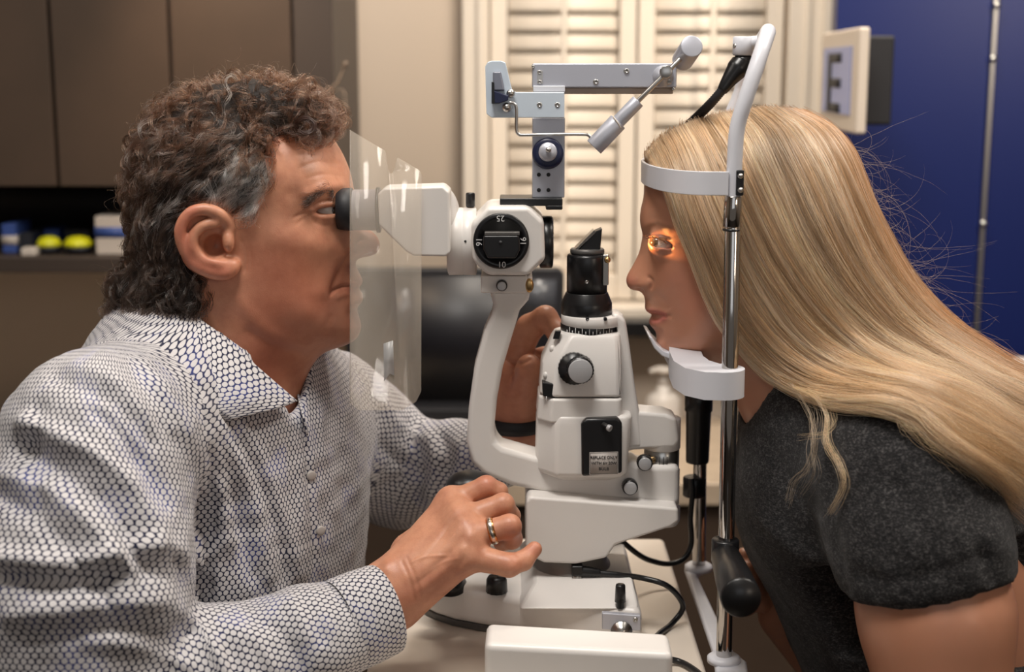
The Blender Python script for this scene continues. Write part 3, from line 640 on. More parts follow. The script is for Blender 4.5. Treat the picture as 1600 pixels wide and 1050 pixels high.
cu = prism('chin_cup', [(1014, 526), (1019, 527), (1027, 539), (1037, 548), (1050, 553), (1112, 553), (1112, 559), (1046, 561), (1034, 556), (1022, 544)], YC-.030, YC+.030, 'lacquer', cr, .0012)
prism('cup_holder', [(1042, 560), (1104, 560), (1104, 580), (1048, 580)], YC-.024, YC+.024, 'lacquer', cr, .003)
# height sleeve on the far post
vc('height_sleeve', 722, 612, .0128, 'black', cr, x=W(1091, 660, YF).x, Y=YF, prof=lambda L, r: [(0, r*.88), (.002, r*.92), (L*.72, r), (L*.74, r*1.1), (L-.002, r*1.1), (L, r*.95)])
vc('lock_collar', 775, 745, .0118, 'black', cr, x=W(1085, 760, YF).x, Y=YF, flute=.08)
# hand grip bar on the near post
cp_ = W(1132, 862, YN)
vc('grip_clamp', 878, 842, .0118, 'black', cr, x=W(1133, 860, YN).x, Y=YN)
gA, gB = W(1133, 868, YN), W(1158, 935, YN-.125)
lathe('hand_grip', gA, gB, [(0, .009), (.006, .0125), ((gB-gA).length*.55, .0150), ((gB-gA).length-.003, .0160), ((gB-gA).length, .0148)], 'black', cr, 48)
# fixation lamp hanging from the hoop
bc = W(1162, 70, YC)
lathe('lamp_clamp', W(1161, 57, YC-.01), W(1160, 85, YC-.01), [(0, .0075), (.001, .0088), (.0155, .0088), (.0165, .0075)], 'lacquer', cr, 36)
rod('clamp_arm', W(1164, 68, YC-.01), W(1190, 66, YC-.01), .006, 'lacquer', cr)
ball('clamp_screw', W(1150, 72, YC-.013), .0028, 'steel', cr)
fx = tube('fixation_lamp', [W(1161, 86, YC-.01), W(1160, 96, YC-.01), W(1152, 108, YC-.012), W(1140, 124, YC-.014), W(1128, 142, YC-.016)], [.0065, .0095, .0098, .007, .0045], 'black', cr, n=24, k=8)
tube('flexible_neck', [W(1130, 139, YC-.016), W(1112, 160, YC-.012), W(1090, 182, YC), W(1072, 200, YC+.02), W(1062, 216, YC+.05), W(1058, 240, YC+.09), Vector((far_top.x-.012, YF-.005, far_top.z+.02))], .0038, 'matte', cr, n=12, k=16, ripple=.18)
# ================================================================== cables
def cable(name, lab, P, r=.0028):
    o = tube(name, P, r, 'black', None, n=12, k=10); tag(o, lab, 'cable', None); return o
zc_ = TZ+.004
cbp = thing('power_cable', 'black cable with angled plug running over the slit lamp base', 'cable', tuple(W(900, 895, 1.22)))
Yp = 1.250; rod('metal_socket', (W(902, 912, Yp).x, Yp, zat(918, Yp)), (W(902, 912, Yp).x, Yp, zat(898, Yp)), .0046, 'steel', cbp)
pbox('plug', 893, 885, 911, 901, Yp-.005, Yp+.006, 'black', cbp, .0015)
tube('plug_boot', [W(908, 892, Yp), W(922, 893, Yp), W(938, 895, Yp)], [.0048, .0042, .0032], 'black', cbp, k=6, ripple=.12)
tube('lead', [W(936, 895, Yp), W(965, 898, Yp), W(1003, 903, Yp+.004), W(1040, 914, Yp), T(1062, 935, TZ+.03), T(1066, 953, TZ+.015), T(1048, 976, zc_), T(1030, 990, zc_), T(1015, 1006, zc_)], .0027, 'black', cbp, k=10, n=12)
cable('loose_cable', 'black cable looping down behind the slit lamp beside the far steel post', [W(950, 822, 1.34), W(975, 848, 1.35), W(1000, 868, 1.36), W(1020, 877, 1.37), W(1045, 881, 1.375), W(1068, 873, 1.38), W(1080, 850, 1.385), W(1079, 810, 1.385), W(1082, 770, 1.385), W(1080, 748, 1.386)])
cable('mains_cable', 'black cable leaving the off-white box toward the front table corner', [T(1046, 1030, zc_+.002), T(1062, 1034, zc_), T(1078, 1042, zc_), T(1096, 1056, zc_), T(1110, 1075, zc_)])
# the slit beam leaving the mirror toward the eye
spot('slit_beam', W(938, 378, YC-.02), W(1018, 380, YC-.040), .55, (1, .45, .13), 23, .35, .003)
# ================================================================== implicit surfaces for bodies, cloth and hair
class Field:
    def __init__(s, lo, hi, h):
        s.h = h; s.lo = np.array(lo, float); n = np.ceil((np.array(hi)-s.lo)/h).astype(int)+1
        s.ax = [(s.lo[i] + h*np.arange(n[i])).astype(np.float32) for i in range(3)]
        s.F = np.full(n, .05, np.float32)
    def sl(s, lo, hi):
        r = []
        for i in range(3):
            a = int(np.clip(math.floor((lo[i]-s.lo[i])/s.h), 0, len(s.ax[i])-1)); b = int(np.clip(math.ceil((hi[i]-s.lo[i])/s.h)+1, a+1, len(s.ax[i])))
            r.append(slice(a, b))
        return tuple(r)
    def op(s, fn, lo, hi, k=.01, mode='add'):
        q = s.sl(np.array(lo)-k-.012, np.array(hi)+k+.012)
        X = s.ax[0][q[0]][:, None, None]; Y = s.ax[1][q[1]][None, :, None]; Z = s.ax[2][q[2]][None, None, :]
        d = fn(X, Y, Z).astype(np.float32); a = s.F[q]
        if mode == 'add':
            h = np.clip(.5+.5*(a-d)/k, 0, 1); s.F[q] = a + (d-a)*h - k*h*(1-h)
        else:
            h = np.clip(.5-.5*(a+d)/k, 0, 1); s.F[q] = a + (-d-a)*h + k*h*(1-h)
    def cap(s, a, b, ra, rb=None, k=.01, mode='add', sq=None):
        """tapered capsule; sq = (axis vector, factor) squashes the section along an axis"""
        rb = ra if rb is None else rb; a = np.array(a, float); b = np.array(b, float); ab = b-a; L2 = ab@ab+1e-12; r = max(ra, rb)
        def fn(X, Y, Z):
            px, py, pz = X-a[0], Y-a[1], Z-a[2]
            t = np.clip((px*ab[0]+py*ab[1]+pz*ab[2])/L2, 0, 1)
            qx, qy, qz = px-t*ab[0], py-t*ab[1], pz-t*ab[2]
            if sq is not None:
                v, f = np.array(sq[0], float), sq[1]; v = v/np.linalg.norm(v); e = (qx*v[0]+qy*v[1]+qz*v[2])
                g = 1/f-1; qx, qy, qz = qx+v[0]*e*g, qy+v[1]*e*g, qz+v[2]*e*g
                return (np.sqrt(qx*qx+qy*qy+qz*qz)-(ra+(rb-ra)*t))*min(1, f*1.2)
            return np.sqrt(qx*qx+qy*qy+qz*qz)-(ra+(rb-ra)*t)
        s.op(fn, np.minimum(a, b)-r, np.maximum(a, b)+r, k, mode)
    def chain(s, P, R, k=.008, mode='add', sq=None):
        for i in range(len(P)-1): s.cap(P[i], P[i+1], R[i], R[i+1], k, mode, sq)
    def ell(s, c, r, k=.01, mode='add', rot=None):
        c = np.array(c, float); r = np.array(r, float); A = np.eye(3) if rot is None else np.array(rot)   # rows = local axes
        def fn(X, Y, Z):
            p = [X-c[0], Y-c[1], Z-c[2]]
            q = [(p[0]*A[i][0]+p[1]*A[i][1]+p[2]*A[i][2])/r[i] for i in range(3)]
            k0 = np.sqrt(q[0]**2+q[1]**2+q[2]**2); k1 = np.sqrt((q[0]/r[0])**2+(q[1]/r[1])**2+(q[2]/r[2])**2)+1e-6
            return k0*(k0-1)/k1
        m = r.max(); s.op(fn, c-m, c+m, k, mode)
    def mesh(s):
        F = s.F; h = s.h; I = F < 0; n = np.array(F.shape)
        mn = np.zeros(n-1, bool); mx = np.ones(n-1, bool)
        cor = [(i, j, k) for i in (0, 1) for j in (0, 1) for k in (0, 1)]
        for (i, j, k) in cor:
            v = I[i:n[0]-1+i, j:n[1]-1+j, k:n[2]-1+k]; mn |= v; mx &= v
        act = mn & ~mx; C = np.argwhere(act); idx = np.full(n-1, -1, np.int32); idx[act] = np.arange(len(C))
        acc = np.zeros((len(C), 3)); cnt = np.zeros(len(C)); vals = {c: F[C[:, 0]+c[0], C[:, 1]+c[1], C[:, 2]+c[2]].astype(float) for c in cor}
        for c in cor:
            for ax in range(3):
                if c[ax]: continue
                d = list(c); d[ax] = 1; d = tuple(d); a, b = vals[c], vals[d]; m = (a < 0) != (b < 0)
                t = np.where(m, a/(a-b+1e-12), 0); p = np.tile(np.array(c, float), (len(C), 1)); p[:, ax] = t
                acc[m] += p[m]; cnt[m] += 1
        V = s.lo + h*(C + acc/np.maximum(cnt, 1)[:, None]); Q = []
        for ax in range(3):
            o = [i for i in range(3) if i != ax]
            a = [slice(None)]*3; b = [slice(None)]*3; a[ax] = slice(0, -1); b[ax] = slice(1, None)
            ch = I[tuple(a)] != I[tuple(b)]
            w = np.argwhere(ch); w = w[(w[:, o[0]] > 0) & (w[:, o[1]] > 0) & (w[:, o[0]] < n[o[0]]-1) & (w[:, o[1]] < n[o[1]]-1)]
            def at(du, dv):
                q = w.copy(); q[:, o[0]] -= du; q[:, o[1]] -= dv; return idx[q[:, 0], q[:, 1], q[:, 2]]
            quad = np.stack([at(0, 0), at(1, 0), at(1, 1), at(0, 1)], 1)
            ins = I[w[:, 0], w[:, 1], w[:, 2]]
            flip = ins if ax != 1 else ~ins
            quad[~flip] = quad[~flip][:, ::-1]; Q.append(quad)
        return V, np.concatenate(Q)
def build(name, V, Q, m, parent=None):
    me = bpy.data.meshes.new(name); me.vertices.add(len(V)); me.vertices.foreach_set('co', np.asarray(V, np.float32).ravel())
    me.loops.add(len(Q)*4); me.loops.foreach_set('vertex_index', Q.astype(np.int32).ravel())
    me.polygons.add(len(Q)); me.polygons.foreach_set('loop_start', (np.arange(len(Q))*4).astype(np.int32))
    me.update(calc_edges=True); return par(link(name, me, m, None), parent)
def vnormals(V, Q):
    n = np.cross(V[Q[:, 2]]-V[Q[:, 0]], V[Q[:, 3]]-V[Q[:, 1]]); N = np.zeros_like(V)
    for i in range(4): np.add.at(N, Q[:, i], n)
    return N/(np.linalg.norm(N, axis=1)[:, None]+1e-12)
def relax(V, Q, it=2, f=.5):
    E = np.concatenate([Q[:, [0, 1]], Q[:, [1, 2]], Q[:, [2, 3]], Q[:, [3, 0]]])
    for _ in range(it):
        S = np.zeros_like(V); c = np.zeros(len(V)); np.add.at(S, E[:, 0], V[E[:, 1]]); np.add.at(S, E[:, 1], V[E[:, 0]])
        np.add.at(c, E[:, 0], 1); np.add.at(c, E[:, 1], 1); V = V*(1-f) + f*S/np.maximum(c, 1)[:, None]
    return V
def seg_dist(P, poly):
    """distance in the photo plane from points P to a polyline, and how far along it the nearest point is"""
    best = np.full(len(P), 1e9); u = np.zeros(len(P)); poly = np.array(poly, float)
    for i in range(len(poly)-1):
        a, b = poly[i], poly[i+1]; ab = b-a; t = np.clip(((P-a)@ab)/(ab@ab+1e-9), 0, 1)
        d = np.linalg.norm(P-a-t[:, None]*ab, axis=1); m = d < best; best[m] = d[m]; u[m] = ((i+t)/(len(poly)-1))[m]
    return best, u
def sculpt(V, Q, strokes, ymax=9, fade=True):
    """strokes = (points, width in px, height in mm): ridges (+) and grooves (-) on the side facing the room"""
    V = V.copy()
    for st in strokes:
        pts, w, amp = st[:3]; N = vnormals(V, Q) if len(st) < 4 or not st[3] else N
        P = PX(V); d, u = seg_dist(P, smooth_path([(x, y) for x, y in pts], 4) if len(pts) > 2 else pts) if len(pts) > 1 else (np.linalg.norm(P-np.array(pts[0]), axis=1), np.full(len(P), .5))
        g = np.exp(-(d/w)**2); f = np.clip(-N[:, 1]*1.6, 0, 1)*(V[:, 1] < ymax)
        if fade and len(pts) > 1 and w < 7: g = g*np.clip(np.minimum(u, 1-u)*6+.25, 0, 1)
        V += N*(amp*.001*g*f)[:, None]
    return V
def poly_sd(px, pz, poly):
    """signed distance on a 2-D grid: positive inside"""
    poly = np.array(poly, float); d = np.full(px.shape, 1e9); ins = np.zeros(px.shape, bool); n = len(poly)
    for i in range(n):
        a = poly[i]; b = poly[(i+1) % n]; ex, ez = b-a; wx, wz = px-a[0], pz-a[1]
        t = np.clip((wx*ex+wz*ez)/(ex*ex+ez*ez+1e-12), 0, 1); d = np.minimum(d, (wx-t*ex)**2+(wz-t*ez)**2)
        c = (a[1] > pz) != (b[1] > pz)
        ins ^= c & (px < ex*(pz-a[1])/(ez+(1e-12 if ez >= 0 else -1e-12))+a[0])
    return np.where(ins, 1, -1)*np.sqrt(d)
def blur2(a, k):
    for _ in range(k):
        p = np.pad(a, 1, mode='edge'); a = (p[:-2, 1:-1]+p[2:, 1:-1]+p[1:-1, :-2]+p[1:-1, 2:]+2*a)/6
    return a
def tps(gx, gz, C, reg=.02):
    """smooth thin-plate map through scattered values"""
    C = np.array(C, float); n = len(C); p = C[:, :2]*10
    ph = lambda r2: .5*r2*np.log(r2+1e-9)
    K = ph(((p[:, None]-p[None])**2).sum(-1))+np.eye(n)*reg; A = np.zeros((n+3, n+3)); A[:n, :n] = K; A[:n, n] = 1; A[:n, n+1:] = p; A[n, :n] = 1; A[n+1:, :n] = p.T
    sol = np.linalg.solve(A, np.concatenate([C[:, 2:], np.zeros((3, C.shape[1]-2))])); out = []
    for j in range(C.shape[1]-2):
        o = sol[n, j]+sol[n+1, j]*gx*10+sol[n+2, j]*gz*10
        for i in range(n): o = o+sol[i, j]*ph((gx*10-p[i, 0])**2+(gz*10-p[i, 1])**2)
        out.append(o)
    return out
def keep_main(V, Q):
    lab = np.arange(len(V))
    for _ in range(4000):
        m = lab[Q].min(1); new = lab.copy(); np.minimum.at(new, Q.ravel(), np.repeat(m, 4)); new = new[new]
        if (new == lab).all(): break
        lab = new
    l, c = np.unique(lab[Q[:, 0]], return_counts=True); print('islands', c); k = l[c.argmax()]; Q = Q[lab[Q[:, 0]] == k]
    u, inv = np.unique(Q, return_inverse=True); return V[u], inv.reshape(Q.shape)
def join_parts(parts, core):
    """one continuous body: each piece is tied to the core where both lie under the clothes"""
    off = np.cumsum([0]+[len(p[0]) for p in parts]); Vb = np.concatenate([p[0] for p in parts]); Qs = [p[1]+o for p, o in zip(parts, off)]
    Vc = parts[core][0]
    for i, (v, q) in enumerate(parts):
        if i == core: continue
        best = (9, 0, 0)
        for a in range(0, len(v), 60):
            d = ((Vc[::5]-v[a])**2).sum(1); j = d.argmin()
            if d[j] < best[0]: best = (d[j], a, j*5)
        Qs[i][Qs[i] == best[1]+off[i]] = best[2]+off[core]
    return keep_main(Vb, np.concatenate(Qs))
def head_field(f, outline, ctrl, Yc, q=None):
    """outline: (px,py) on the mid plane; ctrl: (px, py, half width mm, rounding mm)"""
    P = [(W(x, y, Yc).x, W(x, y, Yc).z) for x, y in outline]
    P = smooth_path([(a, b) for a, b in P]+[P[0]], 3)[:-1]
    gx, gz = np.meshgrid(f.ax[0], f.ax[2], indexing='ij'); gx = gx.astype(float); gz = gz.astype(float)
    d0 = poly_sd(gx, gz, P); d = blur2(d0, 2); w_ = np.clip((d-.003)/.008, 0, 1); d = d*(1-w_)+blur2(d0, 45)*w_
    Wd, Rd = tps(gx, gz, [(W(x, y, Yc).x, W(x, y, Yc).z, w*.001, r*.001) for (x, y, w, r) in ctrl], .02)
    Wd = np.clip(Wd, .009, .080); Rd = np.clip(Rd, .009, .080); m = np.minimum(d/Rd, 1); w2 = np.clip((d-.005)/.006, 0, 1); m = m*(1-w2)+blur2(m, 70)*w2
    yy = (f.ax[1]-Yc)[None, :, None].astype(float)
    F = np.sqrt((yy/Wd[:, None, :])**2+(1-m[:, None, :])**2)-1
    g = np.gradient(F, f.h); gn = np.sqrt(g[0]**2+g[1]**2+g[2]**2); F = F/np.maximum(gn, 4.0)
    return np.clip(F, -.06, .06).astype(np.float32)
def noise3(X, Y, Z, sc, seed=0):
    r = np.random.default_rng(seed); out = 0
    for i in range(5):
        k = r.normal(size=3)*sc; ph = r.uniform(0, 6.28); k2 = r.normal(size=3)*sc*1.7
        out = out + np.sin(X*k[0]+Y*k[1]+Z*k[2]+ph+1.5*np.sin(X*k2[0]+Y*k2[1]+Z*k2[2]))
    return out/3
def tint(o, V, base, spots):
    """natural skin colour: base plus soft patches (lips, blush) that belong to the skin; spots = (pts, width, colour, strength)"""
    me = o.data; P = PX(V); C = np.tile(np.array([*base, 1.0]), (len(V), 1))
    for pts, w, col, st in spots:
        d = seg_dist(P, pts)[0] if len(pts) > 1 else np.linalg.norm(P-np.array(pts[0]), axis=1)
        g = (np.exp(-(d/w)**2)*st)[:, None]; C[:, :3] = C[:, :3]*(1-g)+np.array(col)*g
    a = me.color_attributes.new('tint', 'FLOAT_COLOR', 'POINT'); a.data.foreach_set('color', C.astype(np.float32).ravel())
def skin_mat(name, noise_col, nsc=220, rough=.42, bump=.25, mix=.35):
    m = mat(name, (.6, .4, .3), rough, sss=.12); nt = m.node_tree; b = nt.nodes['Principled BSDF']; L = nt.links
    a = nt.nodes.new('ShaderNodeAttribute'); a.attribute_name = 'tint'; tc = nt.nodes.new('ShaderNodeTexCoord')
    n = nt.nodes.new('ShaderNodeTexNoise'); n.inputs['Scale'].default_value = 45; n.inputs['Detail'].default_value = 8; n.inputs['Roughness'].default_value = .65
    L.new(tc.outputs['Object'], n.inputs['Vector']); r = nt.nodes.new('ShaderNodeMapRange'); r.inputs[1].default_value = .42; r.inputs[2].default_value = .75; r.inputs[4].default_value = mix
    L.new(n.outputs['Fac'], r.inputs[0]); mx = nt.nodes.new('ShaderNodeMix'); mx.data_type = 'RGBA'
    L.new(r.outputs[0], mx.inputs[0]); L.new(a.outputs['Color'], mx.inputs[6]); mx.inputs[7].default_value = (*noise_col, 1); L.new(mx.outputs[2], b.inputs['Base Color'])
    n2 = nt.nodes.new('ShaderNodeTexNoise'); n2.inputs['Scale'].default_value = nsc*4; n2.inputs['Detail'].default_value = 4; L.new(tc.outputs['Object'], n2.inputs['Vector'])
    bp = nt.nodes.new('ShaderNodeBump'); bp.inputs['Strength'].default_value = bump; bp.inputs['Distance'].default_value = .0006
    L.new(n2.outputs['Fac'], bp.inputs['Height']); L.new(bp.outputs[0], b.inputs['Normal']); return m
def hair_mat(name, rough=.35, rrough=.5, coat=.1, soft=0):
    m = bpy.data.materials.new(name); m.use_nodes = True; nt = m.node_tree; nt.nodes.clear(); L = nt.links
    o = nt.nodes.new('ShaderNodeOutputMaterial'); h = nt.nodes.new('ShaderNodeBsdfHairPrincipled'); h.parametrization = 'COLOR'
    a = nt.nodes.new('ShaderNodeAttribute'); a.attribute_name = 'Col'; L.new(a.outputs['Color'], h.inputs['Color'])
    h.inputs['Roughness'].default_value = rough; h.inputs['Radial Roughness'].default_value = rrough; h.inputs['Coat'].default_value = coat
    if soft:
        d = nt.nodes.new('ShaderNodeBsdfDiffuse'); L.new(a.outputs['Color'], d.inputs['Color']); x = nt.nodes.new('ShaderNodeMixShader'); x.inputs[0].default_value = soft
        L.new(h.outputs[0], x.inputs[1]); L.new(d.outputs[0], x.inputs[2]); L.new(x.outputs[0], o.inputs['Surface'])
    else: L.new(h.outputs[0], o.inputs['Surface'])
    return m
def hair(name, S, rad, cols, m, parent, tip=.35):
    """S: n x k x 3 strand points"""
    n, k = S.shape[:2]; hd = bpy.data.hair_curves.new(name); hd.add_curves([k]*n)
    hd.attributes['position'].data.foreach_set('vector', S.astype(np.float32).ravel())
    pr = np.interp(np.linspace(0, 1, k), [0, .1, .6, 1], [.8, 1, .9, tip]); R = (np.broadcast_to(np.asarray(rad), (n,))[:, None]*pr[None]).astype(np.float32)
    a = hd.attributes.get('radius') or hd.attributes.new('radius', 'FLOAT', 'POINT'); a.data.foreach_set('value', R.ravel())
    a = hd.attributes.new('Col', 'FLOAT_COLOR', 'CURVE'); a.data.foreach_set('color', np.concatenate([cols, np.ones((n, 1))], 1).astype(np.float32).ravel())
    hd.materials.append(m); o = bpy.data.objects.new(name, hd); COL.objects.link(o); return par(o, parent)
def sample_mesh(V, Q, n, mask=None):
    A = np.linalg.norm(np.cross(V[Q[:, 2]]-V[Q[:, 0]], V[Q[:, 3]]-V[Q[:, 1]]), axis=1)
    if mask is not None: A = A*mask
    f = RNG.choice(len(Q), n, p=A/A.sum()); u, v = RNG.random((2, n, 1)); q = Q[f]
    return V[q[:, 0]]*(1-u)*(1-v)+V[q[:, 1]]*u*(1-v)+V[q[:, 2]]*u*v+V[q[:, 3]]*(1-u)*v
class Surf:                                   # look-up of a field and its gradient, to keep strands on a surface
    def __init__(s, f): s.f = f; s.g = np.stack(np.gradient(f.F, f.h), -1)
    def __call__(s, P):
        q = np.clip(np.rint((P-s.f.lo)/s.f.h).astype(int), 0, np.array(s.f.F.shape)-1); i = (q[:, 0], q[:, 1], q[:, 2])
        g = s.g[i]; n = g/(np.linalg.norm(g, axis=1)[:, None]+1e-9); c = s.f.lo+q*s.f.h
        return s.f.F[i]+np.einsum('ij,ij->i', g, P-c), n
def idw(P, ctrl, dim):
    o = np.zeros((len(P), dim)); S = np.zeros((len(P), 1))
    for c in ctrl:
        k = 1/(((P[:, :1]-c[0])**2+(P[:, 1:2]-c[1])**2+300)**1.5); o += k*np.array(c[2:2+dim]); S += k
    return o/S
def nrmz(a): return a/(np.linalg.norm(a, axis=-1, keepdims=True)+1e-12)
def limb_uv(o, V, Q, limbs, scale=1.0):
    """cloth coordinates in metres: each face takes the limb it lies on; limbs = (points, radius, offset)"""
    C = V[Q].mean(1); best = np.full(len(Q), 1e9); own = np.zeros(len(Q), int); dat = []
    for li, (P, R, off) in enumerate(limbs):
        P = np.array(P, float); Rr = np.array(R, float)
        bd = np.full(len(Q), 1e9)
        for i in range(len(P)-1):
            ab = P[i+1]-P[i]; t = np.clip(((C-P[i])@ab)/(ab@ab), 0, 1); d = np.linalg.norm(C-P[i]-t[:, None]*ab, axis=1)/(Rr[i]+(Rr[i+1]-Rr[i])*t)
            bd = np.minimum(bd, d)
        m = bd < best; best[m] = bd[m]; own[m] = li
    UV = np.zeros((len(Q), 4, 2))
    for li, (P, R, off) in enumerate(limbs):
        P = np.array(P, float); Rr = np.array(R, float); m = own == li; X = V[Q[m]].reshape(-1, 3)
        ref = np.array([0, 1., 0.15]) if li == 0 else np.array([0, 1., .3])
        bd = np.full(len(X), 1e9); s = np.zeros(len(X)); a = np.zeros(len(X)); L0 = 0
        for i in range(len(P)-1):
            ab = P[i+1]-P[i]; L = np.linalg.norm(ab); u = ab/L; t = (X-P[i])@u
            tc = np.clip(t, 0 if i else -1, L if i < len(P)-2 else L+1); r = X-P[i]-tc[:, None]*u; d = np.linalg.norm(r, axis=1)
            e1 = ref-u*(ref@u); e1 /= np.linalg.norm(e1); e2 = np.cross(u, e1); an = np.arctan2(r@e2, -(r@e1)); mm = d < bd
            bd[mm] = d[mm]; s[mm] = (L0+tc)[mm]; a[mm] = an[mm]; L0 += L
        a = a.reshape(-1, 4); a0 = a[:, :1]; a = a0+((a-a0+math.pi) % (2*math.pi)-math.pi)
        UV[m, :, 0] = a*Rr.mean()+off; UV[m, :, 1] = s.reshape(-1, 4)
    uv = o.data.uv_layers.new(name='cloth'); uv.data.foreach_set('uv', (UV*scale).astype(np.float32).ravel())
    return own
def V3(*a): return np.array(W(*a))

def grow(P0, dirs, L, k, curl, pitch, lift, grav, sf, jit=.25):
    n = len(P0); ph = RNG.uniform(0, 6.28, n); D = nrmz(dirs+RNG.normal(size=dirs.shape)*jit); P = P0.copy(); out = np.zeros((n, k, 3)); ds = (L/(k-1))[:, None]; lh_ = RNG.uniform(-.3, 1, n)*lift
    sg = RNG.choice([-1, 1], n); curl = curl*RNG.uniform(.5, 1.2, n); NN = np.zeros((n, k, 3))
    for i in range(k):
        d, N = sf(P); P = P-N*((d-lh_*min(1, i/3))*.6)[:, None].clip(-.004, .004)
        D = nrmz(D-N*(D*N).sum(1)[:, None]*.8+np.array([0, 0, -grav])+RNG.normal(size=D.shape)*.05); B_ = nrmz(np.cross(N, D)); a = ph+sg*2*math.pi*(i*L/(k-1))/pitch
        am = (curl*min(1, i/3))[:, None]; out[:, i] = P+(N*np.cos(a)[:, None]+B_*np.sin(a)[:, None])*am; NN[:, i] = N
        P = P+D*ds
    return out, NN
def clump(S, c, spread, tipf=.35, wob=.0003):
    """c strands around each guiding strand, drawn together toward the tip"""
    n, k = S.shape[:2]; R = np.repeat(S, c, 0); o = RNG.normal(size=(n*c, 1, 3))*np.repeat(np.broadcast_to(spread, (n,)), c)[:, None, None]
    t = np.linspace(0, 1, k)[None, :, None]; sh = RNG.normal(size=(n*c, 1, 3))*.0006
    w = np.cumsum(RNG.normal(size=(n*c, k, 3))*wob, 1)
    return R+o*(1-(1-tipf)*t)+w*t+sh
# ================================================================== the man
man = thing('person', 'man with curly brown and grey hair in a patterned shirt looking into the microscope', 'person', tuple(W(340, 900, YC)))
MSK = skin_mat('tanned_skin', srgb(150, 84, 62), mix=.6)
outl = [(553, 300), (551, 316), (549, 328), (556, 343), (567, 352), (578, 359), (589, 369), (594, 382), (590, 394), (579, 400), (566, 402), (556, 408), (557, 420), (564, 433), (567, 442), (560, 451), (566, 459), (567, 470), (558, 481), (560, 494), (564, 508), (562, 521), (552, 533), (530, 542), (500, 548), (472, 556), (440, 578), (400, 592), (345, 590), (290, 545), (250, 480), (228, 400), (222, 330), (226, 265), (250, 216), (292, 180), (350, 160), (415, 160), (465, 176), (503, 196), (530, 232), (546, 268)]
ctl = [(520, 240, 60, 46), (545, 268, 58, 40), (480, 215, 68, 60), (540, 300, 52, 28), (505, 298, 60, 32), (546, 322, 15, 12), (534, 328, 37, 13), (524, 328, 45, 16), (512, 328, 51, 20), (492, 327, 58, 28), (562, 352, 12, 10), (582, 382, 15, 12), (566, 390, 19, 12), (552, 372, 22, 15), (530, 372, 44, 28), (505, 365, 58, 34), (548, 412, 30, 20), (556, 428, 30, 20), (538, 446, 34, 24), (560, 466, 30, 20), (556, 508, 34, 26), (530, 505, 45, 30), (500, 470, 59, 38), (480, 405, 64, 44), (462, 352, 68, 46), (450, 290, 70, 50), (400, 210, 75, 75), (330, 230, 76, 78), (280, 300, 75, 75), (270, 430, 60, 55), (310, 500, 56, 50), (380, 490, 62, 38), (440, 520, 57, 30), (500, 525, 46, 26), (330, 380, 71, 60), (400, 380, 70, 55), (420, 560, 50, 36), (350, 560, 56, 50)]
lo = W(190, 640, YC); hi = W(605, 120, YC)
f = Field((lo.x, YC-.105, lo.z), (hi.x, YC+.105, hi.z), .0015)
f.F = head_field(f, outl, ctl, YC)
headF = f.F.copy(); hax = (f.lo.copy(), f.h)
f.chain([V3(385, 470, YC), V3(355, 570, YC+.002), V3(335, 700, YC+.004)], [.056, .058, .072], .03)
f.cap(V3(450, 545, YC-.012), V3(425, 640, YC-.02), .016, .014, .03)        # front of the throat
f.cap(V3(330, 450, YC-.052), V3(425, 625, YC-.028), .010, .009, .022)      # neck muscle
# ear
def ear(f, s, pts, lobe, cc, conch, trag, Ys):
    P = smooth_path([(x, y, o) for x, y, o in pts], 4)
    for i in range(len(P)-1):
        a, b = P[i], P[i+1]; f.cap(V3(a[0], a[1], Ys-a[2]*.001), V3(b[0], b[1], Ys-b[2]*.001), .0030, .0030, .004)
f.ell(V3(322, 372, YC-.074), (.021, .010, .031), .010, rot=[(.93, .10, -.36), (-.12, .99, 0), (.36, .04, .93)])
f.ell(V3(330, 371, YC-.092), (.0145, .0135, .0215), .003, 'sub', rot=[(.93, .10, -.36), (-.12, .99, 0), (.36, .04, .93)])
Pe = [(358, 358, 76), (350, 342, 81), (338, 332, 84), (320, 327, 86), (300, 331, 88), (286, 346, 89), (281, 366, 89), (287, 388, 87), (299, 405, 85), (316, 417, 83), (336, 424, 81), (354, 425, 78), (364, 414, 74)]
P = smooth_path(Pe, 5)
for i in range(len(P)-1): f.cap(V3(P[i][0], P[i][1], YC-P[i][2]*.001), V3(P[i+1][0], P[i+1][1], YC-P[i+1][2]*.001), .0027 if i < 42 else .0046, None, .005)
P = smooth_path([(338, 350, 84), (318, 352, 86), (303, 368, 87), (302, 388, 87), (315, 404, 85), (330, 409, 84), (345, 412, 83)], 4)
for i in range(len(P)-1): f.cap(V3(P[i][0], P[i][1], YC-P[i][2]*.001), V3(P[i+1][0], P[i+1][1], YC-P[i+1][2]*.001), .0024, None, .005)
f.ell(V3(336, 385, YC-.080), (.0095, .014, .0105), .003, 'sub')
f.ell(V3(352, 398, YC-.084), (.008, .006, .005), .003, 'sub')
f.ell(V3(357, 378, YC-.080), (.005, .006, .009), .005)
f.ell(V3(345, 416, YC-.078), (.012, .0055, .007), .006)
f.ell(V3(512, 329, YC-.032), (.0136, .0136, .0136), .007)
f.ell(V3(518, 329.5, YC-.046), (.0150, .014, .0030), .0015, 'sub')              # eye opening
f.ell(V3(577, 402, YC-.010), (.005, .0045, .004), .003, 'sub')
V, Q = f.mesh(); V = relax(V, Q, 2)
